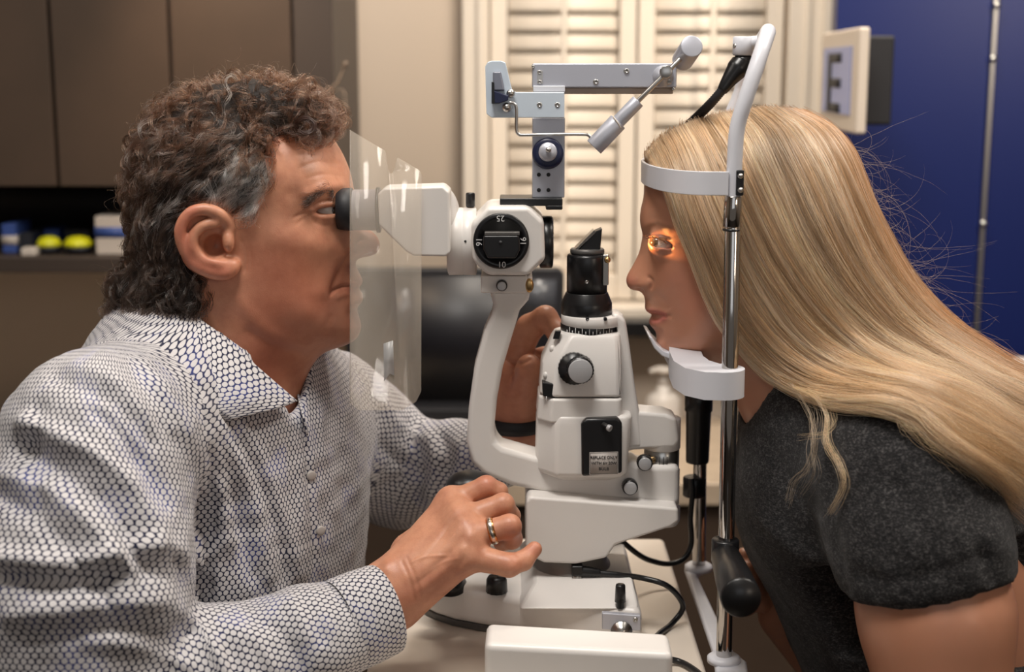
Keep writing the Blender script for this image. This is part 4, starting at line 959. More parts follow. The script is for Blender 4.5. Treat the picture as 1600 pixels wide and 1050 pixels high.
V = sculpt(V, Q, [
 ([(480, 303), (500, 295), (532, 290)], 8, 2.2), ([(486, 326), (499, 317), (522, 311)], 2.5, -1.3), ([(484, 331), (498, 322), (522, 318)], 3, 1.3), ([(487, 336), (503, 340), (523, 340)], 3, 1.0),
 ([(488, 346), (505, 352), (523, 350)], 3, -.8), ([(482, 332), (470, 335), (458, 340)], 2, -.7), ([(483, 336), (472, 344), (462, 352)], 2, -.5),
 ([(556, 386), (542, 405), (526, 432), (517, 460)], 4, -1.8), ([(535, 395), (515, 425), (503, 455)], 14, 2.0), ([(560, 451), (540, 447), (521, 454), (516, 461)], 2.6, -2.0), ([(556, 460), (538, 460), (524, 466)], 5, 1.0),
 ([(566, 372), (556, 381), (556, 396)], 3, -1.6), ([(568, 388)], 9, 1.6), ([(574, 380), (582, 388)], 4, .5), ([(520, 490), (512, 505), (505, 520)], 6, -.4),
 ([(376, 372), (385, 395), (383, 428)], 2, -1.2), ([(383, 372), (392, 398), (390, 425)], 2, -.8), ([(390, 520), (440, 545), (480, 556)], 10, -1.5), ([(372, 470), (420, 520), (480, 540)], 12, 1.2),
 ([(470, 262), (500, 252), (535, 258)], 3, -.5), ([(475, 280), (505, 272), (540, 276)], 3, -.4), ([(430, 215), (450, 260), (455, 300)], 12, -1.2), ([(430, 370), (470, 375), (510, 385)], 20, 1.5)])
parts = [(V, Q)]
# ---- near hand (resting on the joystick)
def hand_field(lo, hi, h, segs, palm, kp=.010, kf=.004):
    g = Field(lo, hi, h)
    for a in palm: g.cap(*a[:4], k=a[4] if len(a) > 4 else kp, sq=a[5] if len(a) > 5 else None)
    for P, R in segs: g.chain([V3(*p) for p in P], R, kf)
    return g
wr = V3(606, 930, 1.150)
sqn = ((.35, .8, .45), .78)
kn = {'i': (706, 785, 1.190), 'm': (722, 812, 1.168), 'r': (735, 838, 1.152), 'p': (730, 868, 1.142)}
palm = [(wr, V3(*kn['i']), .024, .0125), (wr, V3(*kn['m']), .024, .0125), (wr, V3(*kn['r']), .025, .0125), (V3(618, 935, 1.150), V3(*kn['p']), .025, .0135),
        (V3(540, 975, 1.125), wr, .0275, .0265, .01, ((0, 1, .2), .82)), (V3(650, 870, 1.20), V3(700, 830, 1.20), .024, .014), (V3(*kn['i']), V3(*kn['m']), .0115, .0115), (V3(*kn['m']), V3(*kn['r']), .0115, .0115), (V3(*kn['r']), V3(*kn['p']), .0115, .012)]
segs = [([kn['i'], (760, 760, 1.190), (779, 768, 1.192), (786, 792, 1.200)], [.0105, .0092, .0078, .0068]),
        ([kn['m'], (786, 788, 1.172), (798, 806, 1.182), (786, 822, 1.194)], [.0110, .0094, .0080, .0072]),
        ([kn['r'], (796, 822, 1.152), (800, 842, 1.166), (784, 848, 1.182)], [.0110, .0098, .0085, .0075]),
        ([kn['p'], (795, 883, 1.136), (818, 876, 1.142), (835, 858, 1.150)], [.0118, .0098, .0080, .0066]),
        ([(655, 850, 1.205), (700, 800, 1.232), (728, 775, 1.238), (744, 764, 1.235)], [.016, .0115, .0100, .0085])]
lo = V3(500, 1040, 1.2); hi = V3(860, 700, 1.1)
h1 = hand_field((W(500, 1000, 1.1).x, 1.085, W(700, 1060, 1.10).z), (W(850, 800, 1.2).x, 1.27, W(700, 725, 1.2).z), .0011, segs, palm, .012, .0035)
V, Q = h1.mesh(); V = relax(V, Q, 1)
V = sculpt(V, Q, [
 ([(640, 900), (680, 850), (712, 800)], 8, .9), ([(640, 912), (690, 862), (722, 818)], 6, .8), ([(652, 925), (700, 885), (730, 850)], 6, .8),
 ([(650, 890), (690, 838), (712, 806)], 4, -.6), ([(655, 908), (700, 868), (726, 834)], 4, -.6), ([(660, 935), (705, 900), (730, 866)], 4, -.5),
 ([kn['i'][:2]], 9, 1.3), ([kn['m'][:2]], 10, 1.5), ([kn['r'][:2]], 9, 1.0), ([(596, 842), (606, 866), (604, 890)], 12, 2.0), ([(592, 868), (602, 880)], 9, 1.5),
 ([(626, 872), (640, 905), (648, 940)], 3, -.6), ([(634, 868), (650, 905), (658, 935)], 3, -.5), ([(800, 888), (812, 872)], 5, .4), ([(590, 900), (610, 930), (622, 965)], 2.5, -.4),
 ([(640, 880), (665, 870), (700, 868)], 2.5, .5, ), ([(655, 905), (690, 880), (720, 872)], 2.5, .4)])
parts.append((V, Q))
# ---- far hand (behind the arm of the slit lamp)
YH = 1.375
palm = [(V3(806, 715, YH+.02), V3(806, 655, YH+.005), .027, .027), (V3(806, 655, YH+.005), V3(802, 600, YH), .028, .027), (V3(800, 610, YH), V3(806, 560, YH+.004), .026, .019), (V3(830, 640, YH+.01), V3(838, 590, YH+.02), .022, .018)]
segs = [([(804, 562, YH), (828, 512, YH-.006), (852, 497, YH-.014), (872, 520, YH-.026), (874, 545, YH-.028)], [.0140, .0130, .0118, .0100, .008]),
        ([(822, 585, YH+.01), (850, 560, YH), (880, 556, YH-.012), (886, 576, YH-.02)], [.012, .011, .010, .008]),
        ([(824, 610, YH+.012), (860, 595, YH+.004), (884, 600, YH-.01)], [.012, .011, .009]),
        ([(808, 646, YH-.008), (818, 612, YH-.022), (826, 580, YH-.034), (827, 572, YH-.036)], [.020, .0150, .0128, .0118])]
h2 = hand_field((W(770, 700, 1.38).x, 1.31, W(800, 735, 1.38).z), (W(905, 700, 1.38).x, 1.44, W(800, 462, 1.38).z), .0013, segs, palm, .014, .004)
V, Q = h2.mesh(); V = relax(V, Q, 1)
V = sculpt(V, Q, [([(790, 560), (812, 568), (832, 560)], 4, -1.6), ([(800, 540), (824, 548), (850, 556)], 3.5, -1.2), ([(785, 612), (800, 618), (815, 612)], 3, -.8), ([(788, 628), (810, 632), (830, 622)], 3, -.8), ([(800, 650), (820, 655), (836, 648)], 4, -.8), ([(838, 510), (846, 520)], 4, -.8), ([(800, 585), (808, 560)], 6, -1)])
parts.append((V, Q))
# ---- arms and trunk below the cloth
S1, E1, W1 = V3(150, 700, 1.105), V3(120, 1140, 1.03), V3(596, 955, 1.135)
S2, E2, W2 = V3(515, 650, 1.455), V3(622, 742, 1.50), V3(812, 704, 1.40)
g = Field((-.62, .93, .52), (.06, 1.62, 1.22), .006)
LA, FA = (.52, .854, 0), (.854, -.52, 0)
g.ell(V3(325, 800, 1.30), (.10, .16, .21), .03, rot=[FA, LA, (0, 0, 1)]); g.ell(V3(300, 1080, 1.30), (.10, .15, .2), .04, rot=[FA, LA, (0, 0, 1)])
g.cap(V3(345, 640, 1.29), V3(335, 760, 1.29), .055, .08, .04)
g.cap(S1, S2, .046, .046, .03); g.chain([S1, E1, V3(545, 973, 1.128)], [.052, .042, .026], .02); g.chain([S2, E2, V3(806, 706, 1.398)], [.046, .038, .022], .02)
parts.append(g.mesh())
Vb, Qb = join_parts(parts, 3)
mb_ = build('body', Vb, Qb, MSK, man)
tint(mb_, Vb, srgb(202, 144, 114), [
 ([(440, 430), (480, 460), (430, 480)], 70, srgb(172, 100, 76), .7), ([(420, 560), (400, 620)], 45, srgb(166, 92, 70), .7), ([(548, 452), (560, 440)], 8, srgb(160, 88, 76), .5),
 ([(300, 330), (282, 360), (300, 410), (350, 425)], 14, srgb(190, 104, 84), .6), ([(585, 385)], 14, srgb(196, 112, 92), .5), ([(500, 500), (540, 515), (460, 505)], 30, srgb(150, 104, 88), .35),
 ([(545, 415), (520, 480)], 12, srgb(140, 98, 84), .3), ([(760, 752)], 16, srgb(196, 116, 94), .5), ([(796, 830)], 16, srgb(196, 116, 94), .5), ([(835, 858)], 12, srgb(190, 116, 98), .5), ([(805, 885)], 16, srgb(196, 120, 96), .4),
 ([(560, 950), (610, 960)], 40, srgb(186, 118, 84), .5), ([(640, 930), (720, 900)], 22, srgb(184, 116, 92), .5), ([(800, 600), (800, 660)], 40, srgb(184, 112, 90), .5)])
EYE = mat('eye_white', srgb(216, 206, 198), .12); IR = mat('eye_iris', srgb(64, 48, 38), .15)
e1 = ball('eyeball', V3(512, 329, YC-.032), .0118, EYE, man, n=32); lathe('iris', V3(518, 329, YC-.0345), V3(535, 329, YC-.044), [(0, .0060), (.0065, .0048), (.0078, .002)], IR, e1)
ball('eyeball', V3(512, 329, YC+.032), .0118, EYE, man, n=32)
# teeth of detail: wedding band and dark wristband
def ring(name, c, ax, r, w, th, m, parent):
    ax = nrmz(np.array(ax)); c = np.array(c)
    return lathe(name, c-ax*w/2, c+ax*w/2, [(0, r), (.0004, r+th), (w-.0004, r+th), (w, r)], m, parent, 48)
gold = mat('gold_band', srgb(206, 150, 96), .22, 1.0); silv = mat('silver_band', srgb(210, 204, 196), .25, 1.0)
ra, rb = V3(*kn['r']), V3(796, 822, 1.152); rc = ra+(rb-ra)*.56
rg = ring('wedding_ring', rc, rb-ra, .0104, .0062, .0010, gold, man); ring('ring_inlay', rc, rb-ra, .0106, .0040, .0013, silv, rg)
wb2 = ring('wristband', V3(805, 655, YH+.004), (0, -.10, 1), .0312, .014, .002, 'matte', man)
# ---- shirt
g = Field((-.64, .90, .50), (.08, 1.64, 1.24), .0040)
g.ell(V3(330, 800, 1.30), (.128, .182, .235), .03, rot=[FA, LA, (0, 0, 1)]); g.ell(V3(310, 1080, 1.30), (.132, .175, .22), .05, rot=[FA, LA, (0, 0, 1)])
g.cap(V3(160, 692, 1.125), V3(512, 652, 1.45), .066, .060, .045)
g.cap(V3(235, 640, 1.18), V3(345, 612, 1.28), .060, .058, .04); g.cap(V3(345, 622, 1.29), V3(470, 640, 1.40), .050, .052, .04)
g.chain([V3(150, 700, 1.105), V3(125, 900, 1.06), V3(120, 1120, 1.03)], [.074, .080, .070], .035)
g.chain([V3(120, 1130, 1.03), V3(330, 1062, 1.075), V3(480, 1003, 1.105), V3(575, 962, 1.130)], [.066, .054, .042, .034], .022)
g.chain([S2, V3(570, 690, 1.48), E2, V3(715, 724, 1.45), V3(800, 712, 1.395)], [.062, .058, .052, .040, .030], .03)
# neck opening
g.cap(V3(352, 520, 1.283), V3(372, 606, 1.27), .064, .058, .010, 'sub'); g.cap(V3(430, 590, 1.25), V3(458, 640, 1.235), .034, .004, .012, 'sub')
# open ends of the sleeves
g.cap(V3(588, 956, 1.134), V3(640, 935, 1.15), .030, .032, .004, 'sub')
V, Q = g.mesh(); V = relax(V, Q, 2)
FD = [([(200, 560), (255, 640), (300, 730), (325, 830)], 16, -9), ([(230, 560), (290, 640), (335, 730), (352, 840)], 16, 7), ([(262, 585), (320, 680), (370, 790), (395, 900)], 12, -5), ([(285, 575), (345, 670), (395, 780), (420, 900)], 12, 4),
 ([(300, 580), (370, 680), (420, 790), (450, 900)], 9, -3.5), ([(320, 585), (395, 690), (440, 800), (470, 900)], 9, 3),
 ([(40, 660), (110, 690), (190, 745), (250, 830)], 16, 9), ([(30, 700), (100, 735), (170, 790), (225, 870)], 14, -8), ([(0, 740), (80, 770), (150, 830), (200, 900)], 15, 7), ([(0, 780), (60, 810), (120, 870), (170, 940)], 13, -7),
 ([(0, 870), (90, 880), (180, 865), (260, 850), (310, 880)], 15, 9), ([(0, 905), (90, 915), (170, 905), (250, 890), (300, 920)], 13, -9), ([(20, 960), (110, 950), (190, 940), (260, 945), (300, 965)], 16, 7), ([(40, 1000), (120, 990), (200, 985), (260, 1000)], 12, -6),
 ([(280, 880), (318, 920), (322, 960)], 12, -9), ([(330, 880), (322, 940), (300, 990)], 8, -6), ([(296, 960), (330, 1000), (350, 1050)], 12, 7), ([(330, 985), (360, 1010), (375, 1050)], 10, -6), ([(360, 970), (400, 1000), (430, 1050)], 10, 4), ([(400, 965), (440, 990), (470, 1040)], 9, -4),
 ([(90, 590), (170, 620), (240, 690)], 14, -5), ([(120, 570), (195, 600), (262, 670)], 10, 4), ([(150, 640), (210, 700), (265, 790)], 12, -6), ([(330, 690), (333, 800), (318, 900)], 6, -7), ([(60, 640), (50, 720), (60, 800)], 12, -4),
 ([(470, 655), (480, 730), (488, 820), (493, 900)], 2.6, -3.0), ([(478, 655), (489, 730), (497, 820), (503, 900)], 4, 1.5), ([(455, 660), (466, 740), (474, 820), (480, 890)], 5, 1.4),
 ([(520, 640), (535, 720), (545, 800)], 10, -3), ([(540, 620), (556, 700), (562, 800)], 9, 3), ([(500, 640), (512, 720), (520, 800)], 8, 2.5),
 ([(590, 640), (600, 700), (640, 730)], 10, -6), ([(600, 615), (620, 660), (660, 690)], 8, 5), ([(640, 660), (655, 720), (650, 780)], 8, -7), ([(665, 670), (680, 720), (672, 770)], 8, 6), ([(690, 680), (702, 720), (694, 760)], 7, -6), ([(712, 685), (722, 715), (716, 745)], 6, 5), ([(600, 760), (640, 745), (680, 740)], 8, -4),
 ([(140, 1000), (220, 1010), (290, 1040)], 12, 5), ([(430, 920), (460, 950), (480, 1000)], 8, 3), ([(450, 915), (482, 945), (505, 1000)], 7, -3.5), ([(500, 900), (525, 930), (545, 990)], 6, -2.5)]
V = sculpt(V, Q, FD); Nn = vnormals(V, Q)
V = V + Nn*((noise3(V[:, 0], V[:, 1], V[:, 2], 55, 3)*.0012)[:, None])[:, :1]
V = relax(V, Q, 1, .4)
def shirt_mat(name, bg, ink):
    m = mat(name, bg, .75, spec=.2); nt = m.node_tree; L = nt.links; b = nt.nodes['Principled BSDF']
    uv = nt.nodes.new('ShaderNodeUVMap'); uv.uv_map = 'cloth'
    ns = nt.nodes.new('ShaderNodeTexNoise'); ns.inputs['Scale'].default_value = 340; ns.inputs['Detail'].default_value = 1; L.new(uv.outputs[0], ns.inputs['Vector'])
    def vm(op, a=None, b_=None, c=None):
        n = nt.nodes.new('ShaderNodeVectorMath'); n.operation = op
        for i, v in enumerate((a, b_, c)):
            if v is None: continue
            if isinstance(v, tuple): n.inputs[i].default_value = v
            else: L.new(v, n.inputs[i])
        return n.outputs['Value'] if op in ('LENGTH',) else n.outputs[0]
    def mm(op, a, b_=None, c=None):
        n = nt.nodes.new('ShaderNodeMath'); n.operation = op
        for i, v in enumerate((a, b_, c)):
            if v is None: continue
            if isinstance(v, (int, float)): n.inputs[i].default_value = v
            else: L.new(v, n.inputs[i])
        return n.outputs[0]
    jit = vm('MULTIPLY', vm('SUBTRACT', ns.outputs['Color'], (.5, .5, .5)), (.0016, .0013, 0))
    p = vm('DIVIDE', vm('ADD', uv.outputs[0], jit), (.0057, .0085, 1))
    flat = lambda v: vm('MULTIPLY', v, (1, 1.5, 0))
    d1 = vm('LENGTH', flat(vm('SUBTRACT', vm('FRACTION', p), (.5, .5, 0))))
    d2 = vm('LENGTH', flat(vm('SUBTRACT', vm('FRACTION', vm('ADD', p, (.5, .5, 0))), (.5, .5, 0))))
    dd = mm('MINIMUM', d1, d2)
    r = nt.nodes.new('ShaderNodeMapRange'); r.inputs[1].default_value = .36; r.inputs[2].default_value = .43; L.new(dd, r.inputs[0])
    r2 = nt.nodes.new('ShaderNodeMapRange'); r2.inputs[1].default_value = .52; r2.inputs[2].default_value = .56; r2.inputs[4].default_value = .55; L.new(dd, r2.inputs[0])
    fac = mm('SUBTRACT', r.outputs[0], r2.outputs[0])
    n3 = nt.nodes.new('ShaderNodeTexNoise'); n3.inputs['Scale'].default_value = 22; L.new(uv.outputs[0], n3.inputs['Vector'])
    inkm = nt.nodes.new('ShaderNodeMix'); inkm.data_type = 'RGBA'; inkm.inputs[6].default_value = (*ink, 1); inkm.inputs[7].default_value = (*srgb(44, 56, 120), 1)
    rr = nt.nodes.new('ShaderNodeMapRange'); rr.inputs[1].default_value = .52; rr.inputs[2].default_value = .66; L.new(n3.outputs['Fac'], rr.inputs[0]); L.new(rr.outputs[0], inkm.inputs[0])
    mx = nt.nodes.new('ShaderNodeMix'); mx.data_type = 'RGBA'; L.new(fac, mx.inputs[0]); mx.inputs[6].default_value = (*bg, 1); L.new(inkm.outputs[2], mx.inputs[7]); L.new(mx.outputs[2], b.inputs['Base Color'])
    bp = nt.nodes.new('ShaderNodeBump'); bp.inputs['Strength'].default_value = .25; bp.inputs['Distance'].default_value = .0006; bp.invert = True; L.new(fac, bp.inputs['Height']); L.new(bp.outputs[0], b.inputs['Normal'])
    b.inputs['Sheen Weight'].default_value = .15
    return m
SH = shirt_mat('patterned_cotton', srgb(200, 197, 198), srgb(24, 28, 58))
so_ = build('shirt', V, Q, SH, man)
LIM = [([V3(335, 560, 1.30), V3(330, 800, 1.30), V3(310, 1250, 1.30)], [.15, .15, .15], 0), ([V3(150, 640, 1.105), V3(125, 900, 1.06), V3(120, 1120, 1.03)], [.074, .080, .070], .5),
       ([V3(120, 1130, 1.03), V3(330, 1062, 1.075), V3(480, 1003, 1.105), V3(590, 958, 1.130)], [.066, .054, .042, .034], 1.0), ([V3(515, 640, 1.455), V3(570, 690, 1.48), V3(*(625, 745, 1.50))], [.062, .058, .052], 1.5), ([V3(625, 745, 1.50), V3(715, 724, 1.45), V3(815, 700, 1.40)], [.052, .040, .028], 2.0)]
limb_uv(so_, V, Q, LIM)
def grid_cloth(name, rows, m, parent, th=.0016, k=5):
    """rows of points -> smooth sheet with cloth coordinates"""
    R_ = [smooth_path(r, k) for r in rows]; G = np.stack(R_, 0); G = np.stack([smooth_path(list(G[:, j]), 4) for j in range(G.shape[1])], 1)
    a, b = G.shape[:2]; V = G.reshape(-1, 3); i, j = np.meshgrid(np.arange(a-1), np.arange(b-1), indexing='ij'); q = (i*b+j).ravel()
    Q = np.stack([q, q+1, q+b+1, q+b], 1); o = build(name, V, Q, m, parent)
    du = np.linalg.norm(np.diff(G, axis=1), axis=2).mean(0); dv = np.linalg.norm(np.diff(G, axis=0), axis=2).mean(1)
    U = np.concatenate([[0], np.cumsum(du)]); Vv = np.concatenate([[0], np.cumsum(dv)])
    uvp = np.stack(np.meshgrid(Vv, U, indexing='ij')[::-1], -1).reshape(-1, 2)
    uv = o.data.uv_layers.new(name='cloth'); uv.data.foreach_set('uv', uvp[Q].astype(np.float32).ravel())
    s = o.modifiers.new('thick', 'SOLIDIFY'); s.thickness = th; s.offset = 0; return o
grid_cloth('collar', [
 [(W(*p)) for p in ((230, 500, 1.335), (226, 503, 1.30), (262, 502, 1.245), (308, 499, 1.215), (360, 537, 1.198), (414, 584, 1.200), (464, 627, 1.218))],
 [(W(*p)) for p in ((214, 506, 1.34), (208, 510, 1.30), (244, 518, 1.228), (290, 540, 1.186), (336, 580, 1.170), (386, 618, 1.172), (430, 640, 1.188))],
 [(W(*p)) for p in ((208, 522, 1.34), (200, 528, 1.30), (232, 548, 1.212), (266, 580, 1.165), (306, 616, 1.150), (334, 640, 1.150), (354, 657, 1.155))]], SH, man)
grid_cloth('collar', [
 [(W(*p)) for p in ((440, 540, 1.38), (452, 565, 1.355), (460, 600, 1.31), (468, 640, 1.262))],
 [(W(*p)) for p in ((480, 548, 1.40), (488, 590, 1.375), (490, 630, 1.325), (478, 672, 1.262))],
 [(W(*p)) for p in ((505, 580, 1.41), (516, 630, 1.37), (505, 665, 1.315), (484, 702, 1.258))]], SH, man)
# inner collar stand seen at the throat
grid_cloth('collar_stand', [[W(455, 572, 1.33), W(462, 600, 1.285), W(468, 628, 1.245), W(474, 650, 1.225)], [W(470, 590, 1.34), W(478, 630, 1.29), W(480, 660, 1.25), W(480, 680, 1.228)]], SH, man)
# cuff with open edge
def cuff(a, b, ra, rb, name='cuff', sq=.92):
    a = np.array(a); b = np.array(b); d, s, u = frame_of(b-a); d, s, u = map(np.array, (d, s, u)); L = np.linalg.norm(b-a); rows = []; n = 56
    for t, dr in ((0, .0), (.1, .0012), (.5, .0016), (.9, .0012), (1.0, .0006), (1.0, -.0012), (.8, -.0016)):
        r = ra+(rb-ra)*t+dr; rows.append([a+d*L*t+s*r*math.cos(2*math.pi*i/n)*sq+u*r*math.sin(2*math.pi*i/n) for i in range(n)])
    V = np.array(rows).reshape(-1, 3); Q = np.array([[i*n+j, i*n+(j+1) % n, (i+1)*n+(j+1) % n, (i+1)*n+j] for i in range(6) for j in range(n)])
    o = build(name, V, Q, SH, man); limb_uv(o, V, Q, [([a, b], [ra, rb], 3.0)]); return o
cuff(V3(532, 980, 1.117), V3(601, 951, 1.140), .0400, .0385)
cuff(V3(796, 725, YH+.026), V3(805, 676, YH+.012), .0335, .0325)
for px, py, Y in ((497, 828, 1.205), (486, 742, 1.21)):
    d_ = 1.3
    v = V[np.argmin(np.linalg.norm(PX(V)-np.array((px, py)), axis=1)+1e3*(V[:, 1] > 1.3))]
    lathe('button', v+np.array([.003, -.0005, 0])*.3, v+np.array([.003, -.0035, 0]), [(0, .0045), (.0015, .0045), (.002, .003)], 'labelp', man, 20)
# ---- hair
fh = Field(hax[0], hax[0]+.001, hax[1]); fh.F = headF; fh.ax = f.ax
st = 2; F2 = headF[::st, ::st, ::st]
fm = Field((f.ax[0][0]-.045, YC-.125, f.ax[2][0]-.0), (f.ax[0][-1]+.01, YC+.125, f.ax[2][-1]+.03), .003)
# sample the head distance into the larger hair grid
X, Y, Z = np.meshgrid(*fm.ax, indexing='ij'); PP = np.stack([X, Y, Z], -1).reshape(-1, 3).astype(float)
qi = (PP-f.lo)/f.h; mxi = np.array(headF.shape)-1; qc = np.clip(qi, 0, mxi); ex = np.linalg.norm((qi-qc)*f.h, axis=1); qr = np.rint(qc).astype(int)
HD = (headF[qr[:, 0], qr[:, 1], qr[:, 2]]+ex).reshape(X.shape)
# thickness of the hair by place
TC = [(515, 180, .010), (470, 165, .014), (420, 150, .012), (430, 205, .006), (420, 260, .003), (410, 320, .002), (340, 300, .006), (300, 200, .012), (340, 140, .012), (250, 190, .012), (215, 260, .007), (205, 340, .006), (205, 430, .011), (230, 490, .022), (300, 470, .012), (300, 350, .006), (260, 350, .012)]
gx, gz = np.meshgrid(fm.ax[0], fm.ax[2], indexing='ij'); tt = np.zeros_like(gx); S = np.zeros_like(gx)
for (x, y, t) in TC:
    c = W(x, y, YC); k = 1/((gx-c.x)**2+(gz-c.z)**2+.004**2)**1.5; tt += k*t; S += k
tt /= S
F = HD-tt[:, None, :]-noise3(X, Y, Z, 95, 5)*.0035
RP = [(507, 196, YC-.02), (482, 218, YC-.045), (456, 204, YC-.06), (428, 214, YC-.066), (412, 245, YC-.07), (424, 275, YC-.07), (404, 310, YC-.07), (397, 348, YC-.07), (380, 352, YC-.07), (374, 338, YC-.07), (352, 322, YC-.075), (318, 314, YC-.08), (288, 322, YC-.08), (270, 350, YC-.08), (272, 385, YC-.08), (292, 418, YC-.07), (318, 438, YC-.07), (318, 478, YC-.06), (298, 506, YC-.05), (240, 530, YC), (165, 520, YC), (150, 470, YC), (150, 300, YC), (200, 150, YC), (300, 90, YC), (480, 90, YC), (540, 140, YC), (522, 185, YC)]
pd = poly_sd(gx.astype(float), gz.astype(float), [(W(*p).x, W(*p).z) for p in RP])
k = .010; B = np.broadcast_to(-pd[:, None, :]+.0, F.shape); hh = np.clip(.5-.5*(B-F)/k, 0, 1); fm.F = (B+(F-B)*hh+k*hh*(1-hh)).astype(np.float32)
for (x, y, dy, r) in ((492, 182, -.02, .014), (474, 172, -.035, .016), (452, 172, -.04, .016), (430, 158, -.03, .018), (392, 152, -.035, .018), (345, 156, -.03, .016), (300, 172, -.03, .016), (266, 196, -.03, .016), (495, 184, .02, .014), (400, 155, .03, .018), (240, 235, -.03, .014), (212, 450, -.03, .020), (205, 480, -.02, .018), (240, 490, -.045, .018), (270, 480, -.055, .014), (210, 470, .02, .02), (250, 490, .04, .02)):
    fm.ell(V3(x, y, YC+dy), (r, r, r*.9), .012)
V, Q = fm.mesh(); V = relax(V, Q, 1)
hm = mat('hair_mass', srgb(30, 23, 19), .7, bump=(500, .6))
hr = build('hair', V, Q, hm, man)
HM = hair_mat('curly_hair', .28, .35, .2)
sf = Surf(fm)
def man_locks(n, k, kids, spread, rad, lift, top, jit):
    P0 = sample_mesh(V, Q, n); P0 = P0[(P0[:, 1] < YC+.03) | (RNG.random(n) < .4)]; n = len(P0); px = PX(P0)
    DF = idw(px, [(420, 280, -1, .2), (350, 260, -1, .45), (300, 300, -.85, .8), (245, 350, -.35, 1), (225, 440, -.05, 1), (285, 450, -.3, 1), (455, 165, .9, .5), (500, 180, .6, .9), (400, 160, .3, .4), (330, 160, -.7, .5), (230, 220, -.5, .9), (400, 330, -.6, .8), (290, 380, -.2, 1)], 2)
    PR = idw(px, [(480, 170, 6.5, 24, .8), (400, 160, 6.5, 25, .8), (330, 170, 6, 27, .7), (240, 200, 5, 28, .5), (430, 230, 3, 26, .35), (350, 280, .9, 60, .12), (400, 320, .6, 50, .12), (380, 260, .8, 60, .1), (260, 320, 1.6, 45, .15), (220, 460, 5.5, 26, .4), (280, 470, 4.5, 28, .4), (200, 400, 3.5, 38, .3)], 3)
    d3 = np.stack([DF[:, 0], RNG.normal(size=n)*.2, -DF[:, 1]], 1)
    L = RNG.uniform(.03, .075, n)*np.where((px[:, 0] > 385) & (px[:, 1] > 250), .42, 1); L = np.where((px[:, 1] < 230) & (px[:, 0] > 440), L*.75, L)
    lf = np.where(px[:, 1] < 240, lift*1.3, lift)*np.where((px[:, 0] > 380) & (px[:, 1] > 240), .3, 1)
    S_, N_ = grow(P0, d3, L, k, PR[:, 0]*.001, PR[:, 1]*.001, lf, .02, sf, jit)
    GR = idw(px, [(405, 330, 1, 0), (410, 260, .9, 0), (360, 260, .85, 0), (350, 300, .85, 0), (290, 290, .5, 0), (300, 240, .22, 0), (450, 160, .06, 0), (330, 150, .02, 0), (230, 200, .01, 0), (230, 400, .05, 0), (210, 460, .02, 0), (255, 400, .14, 0), (430, 220, .35, 0), (490, 175, .05, 0), (320, 200, .03, 0), (390, 180, .06, 0)], 1)[:, 0]
    RED = idw(px, [(400, 140, 1, 0), (300, 170, 1, 0), (230, 230, .6, 0), (480, 160, .8, 0), (250, 450, .15, 0), (300, 300, .1, 0)], 1)
    isg = RNG.random(n) < GR*.7; br = RNG.uniform(.35, 1.5, n)[:, None]
    cb_ = np.array([.012, .008, .006])*br*(1-RED)+np.array([.060, .026, .014])*br*RED; cg = np.array([.66, .62, .60])*RNG.uniform(.3, 1.3, n)[:, None]
    C = np.where(isg[:, None], cg, cb_); S2 = clump(S_, kids, spread, .5); C = np.repeat(C, kids, 0)*RNG.uniform(.8, 1.2, (n*kids, 1))
    return S2, C.clip(0, .9), P0, px
S2, C2, P0, px = man_locks(2600, 22, 9, .0009, 0, .006, 1, .3)
hair('hair_locks', S2, RNG.uniform(.00010, .00020, len(S2)), C2, HM, hr)
S2, C2, P1, p1 = man_locks(4200, 16, 1, .0001, 0, .006, 1, .35)
hair('hair_strands', S2, RNG.uniform(.00008, .00015, len(S2)), C2, HM, hr)
# short greying hair at the temple
Qc = V[Q].mean(1); pq = PX(Qc); mk = ((pq[:, 0] > 360) & (pq[:, 1] > 225) & (Qc[:, 1] < YC)).astype(float)+.0
Pt = sample_mesh(V, Q, 900, mk); ptx = PX(Pt); dt = np.stack([-.75+.0*ptx[:, 0], RNG.normal(size=900)*.15, -.75+.0*ptx[:, 0]], 1)
St, _n = grow(Pt, dt, RNG.uniform(.016, .040, 900), 14, np.full(900, .0016), .035, .003, .02, sf, .22); St = clump(St, 6, .0009, .35)
hair('temple_hair', St, RNG.uniform(.00009, .00016, len(St)), (np.array([.80, .74, .68])*np.repeat(RNG.uniform(.10, 1.2, (900, 1)), 6, 0)).clip(0, .9), HM, hr)
# loose flyaway curls
m_ = RNG.random(len(P0)) < .12; pf = P0[m_ & ((px[:, 1] < 260) | (px[:, 0] < 215))]
if len(pf): 
    _, N_ = sf(pf); S2_, _n = grow(pf+N_*.003, N_+np.array([0, 0, .3]), np.full(len(pf), .03), 12, np.full(len(pf), .006), .02, .02, .0, sf, .6); S2_ += (N_*.006)[:, None]*np.linspace(0, 1, 12)[None, :, None]
    hair('flyaway_curls', S2_, .00008, np.tile([[.12, .06, .035]], (len(pf), 1)), HM, hr)
# forelock ring curl
P_ = [W(478+14*math.cos(t)-2, 196+12*math.sin(t), YC-.058-.002*t) for t in np.linspace(2.4, 8.6, 14)]
for dx in range(14):
    j = RNG.normal(size=3)*.0012; tube('forelock', [Vector(p)+Vector(j) for p in P_], .00045, mat('dark_curl', srgb(58, 34, 24), .4) if dx == 0 else bpy.data.materials['dark_curl'], hr, n=5, k=3)
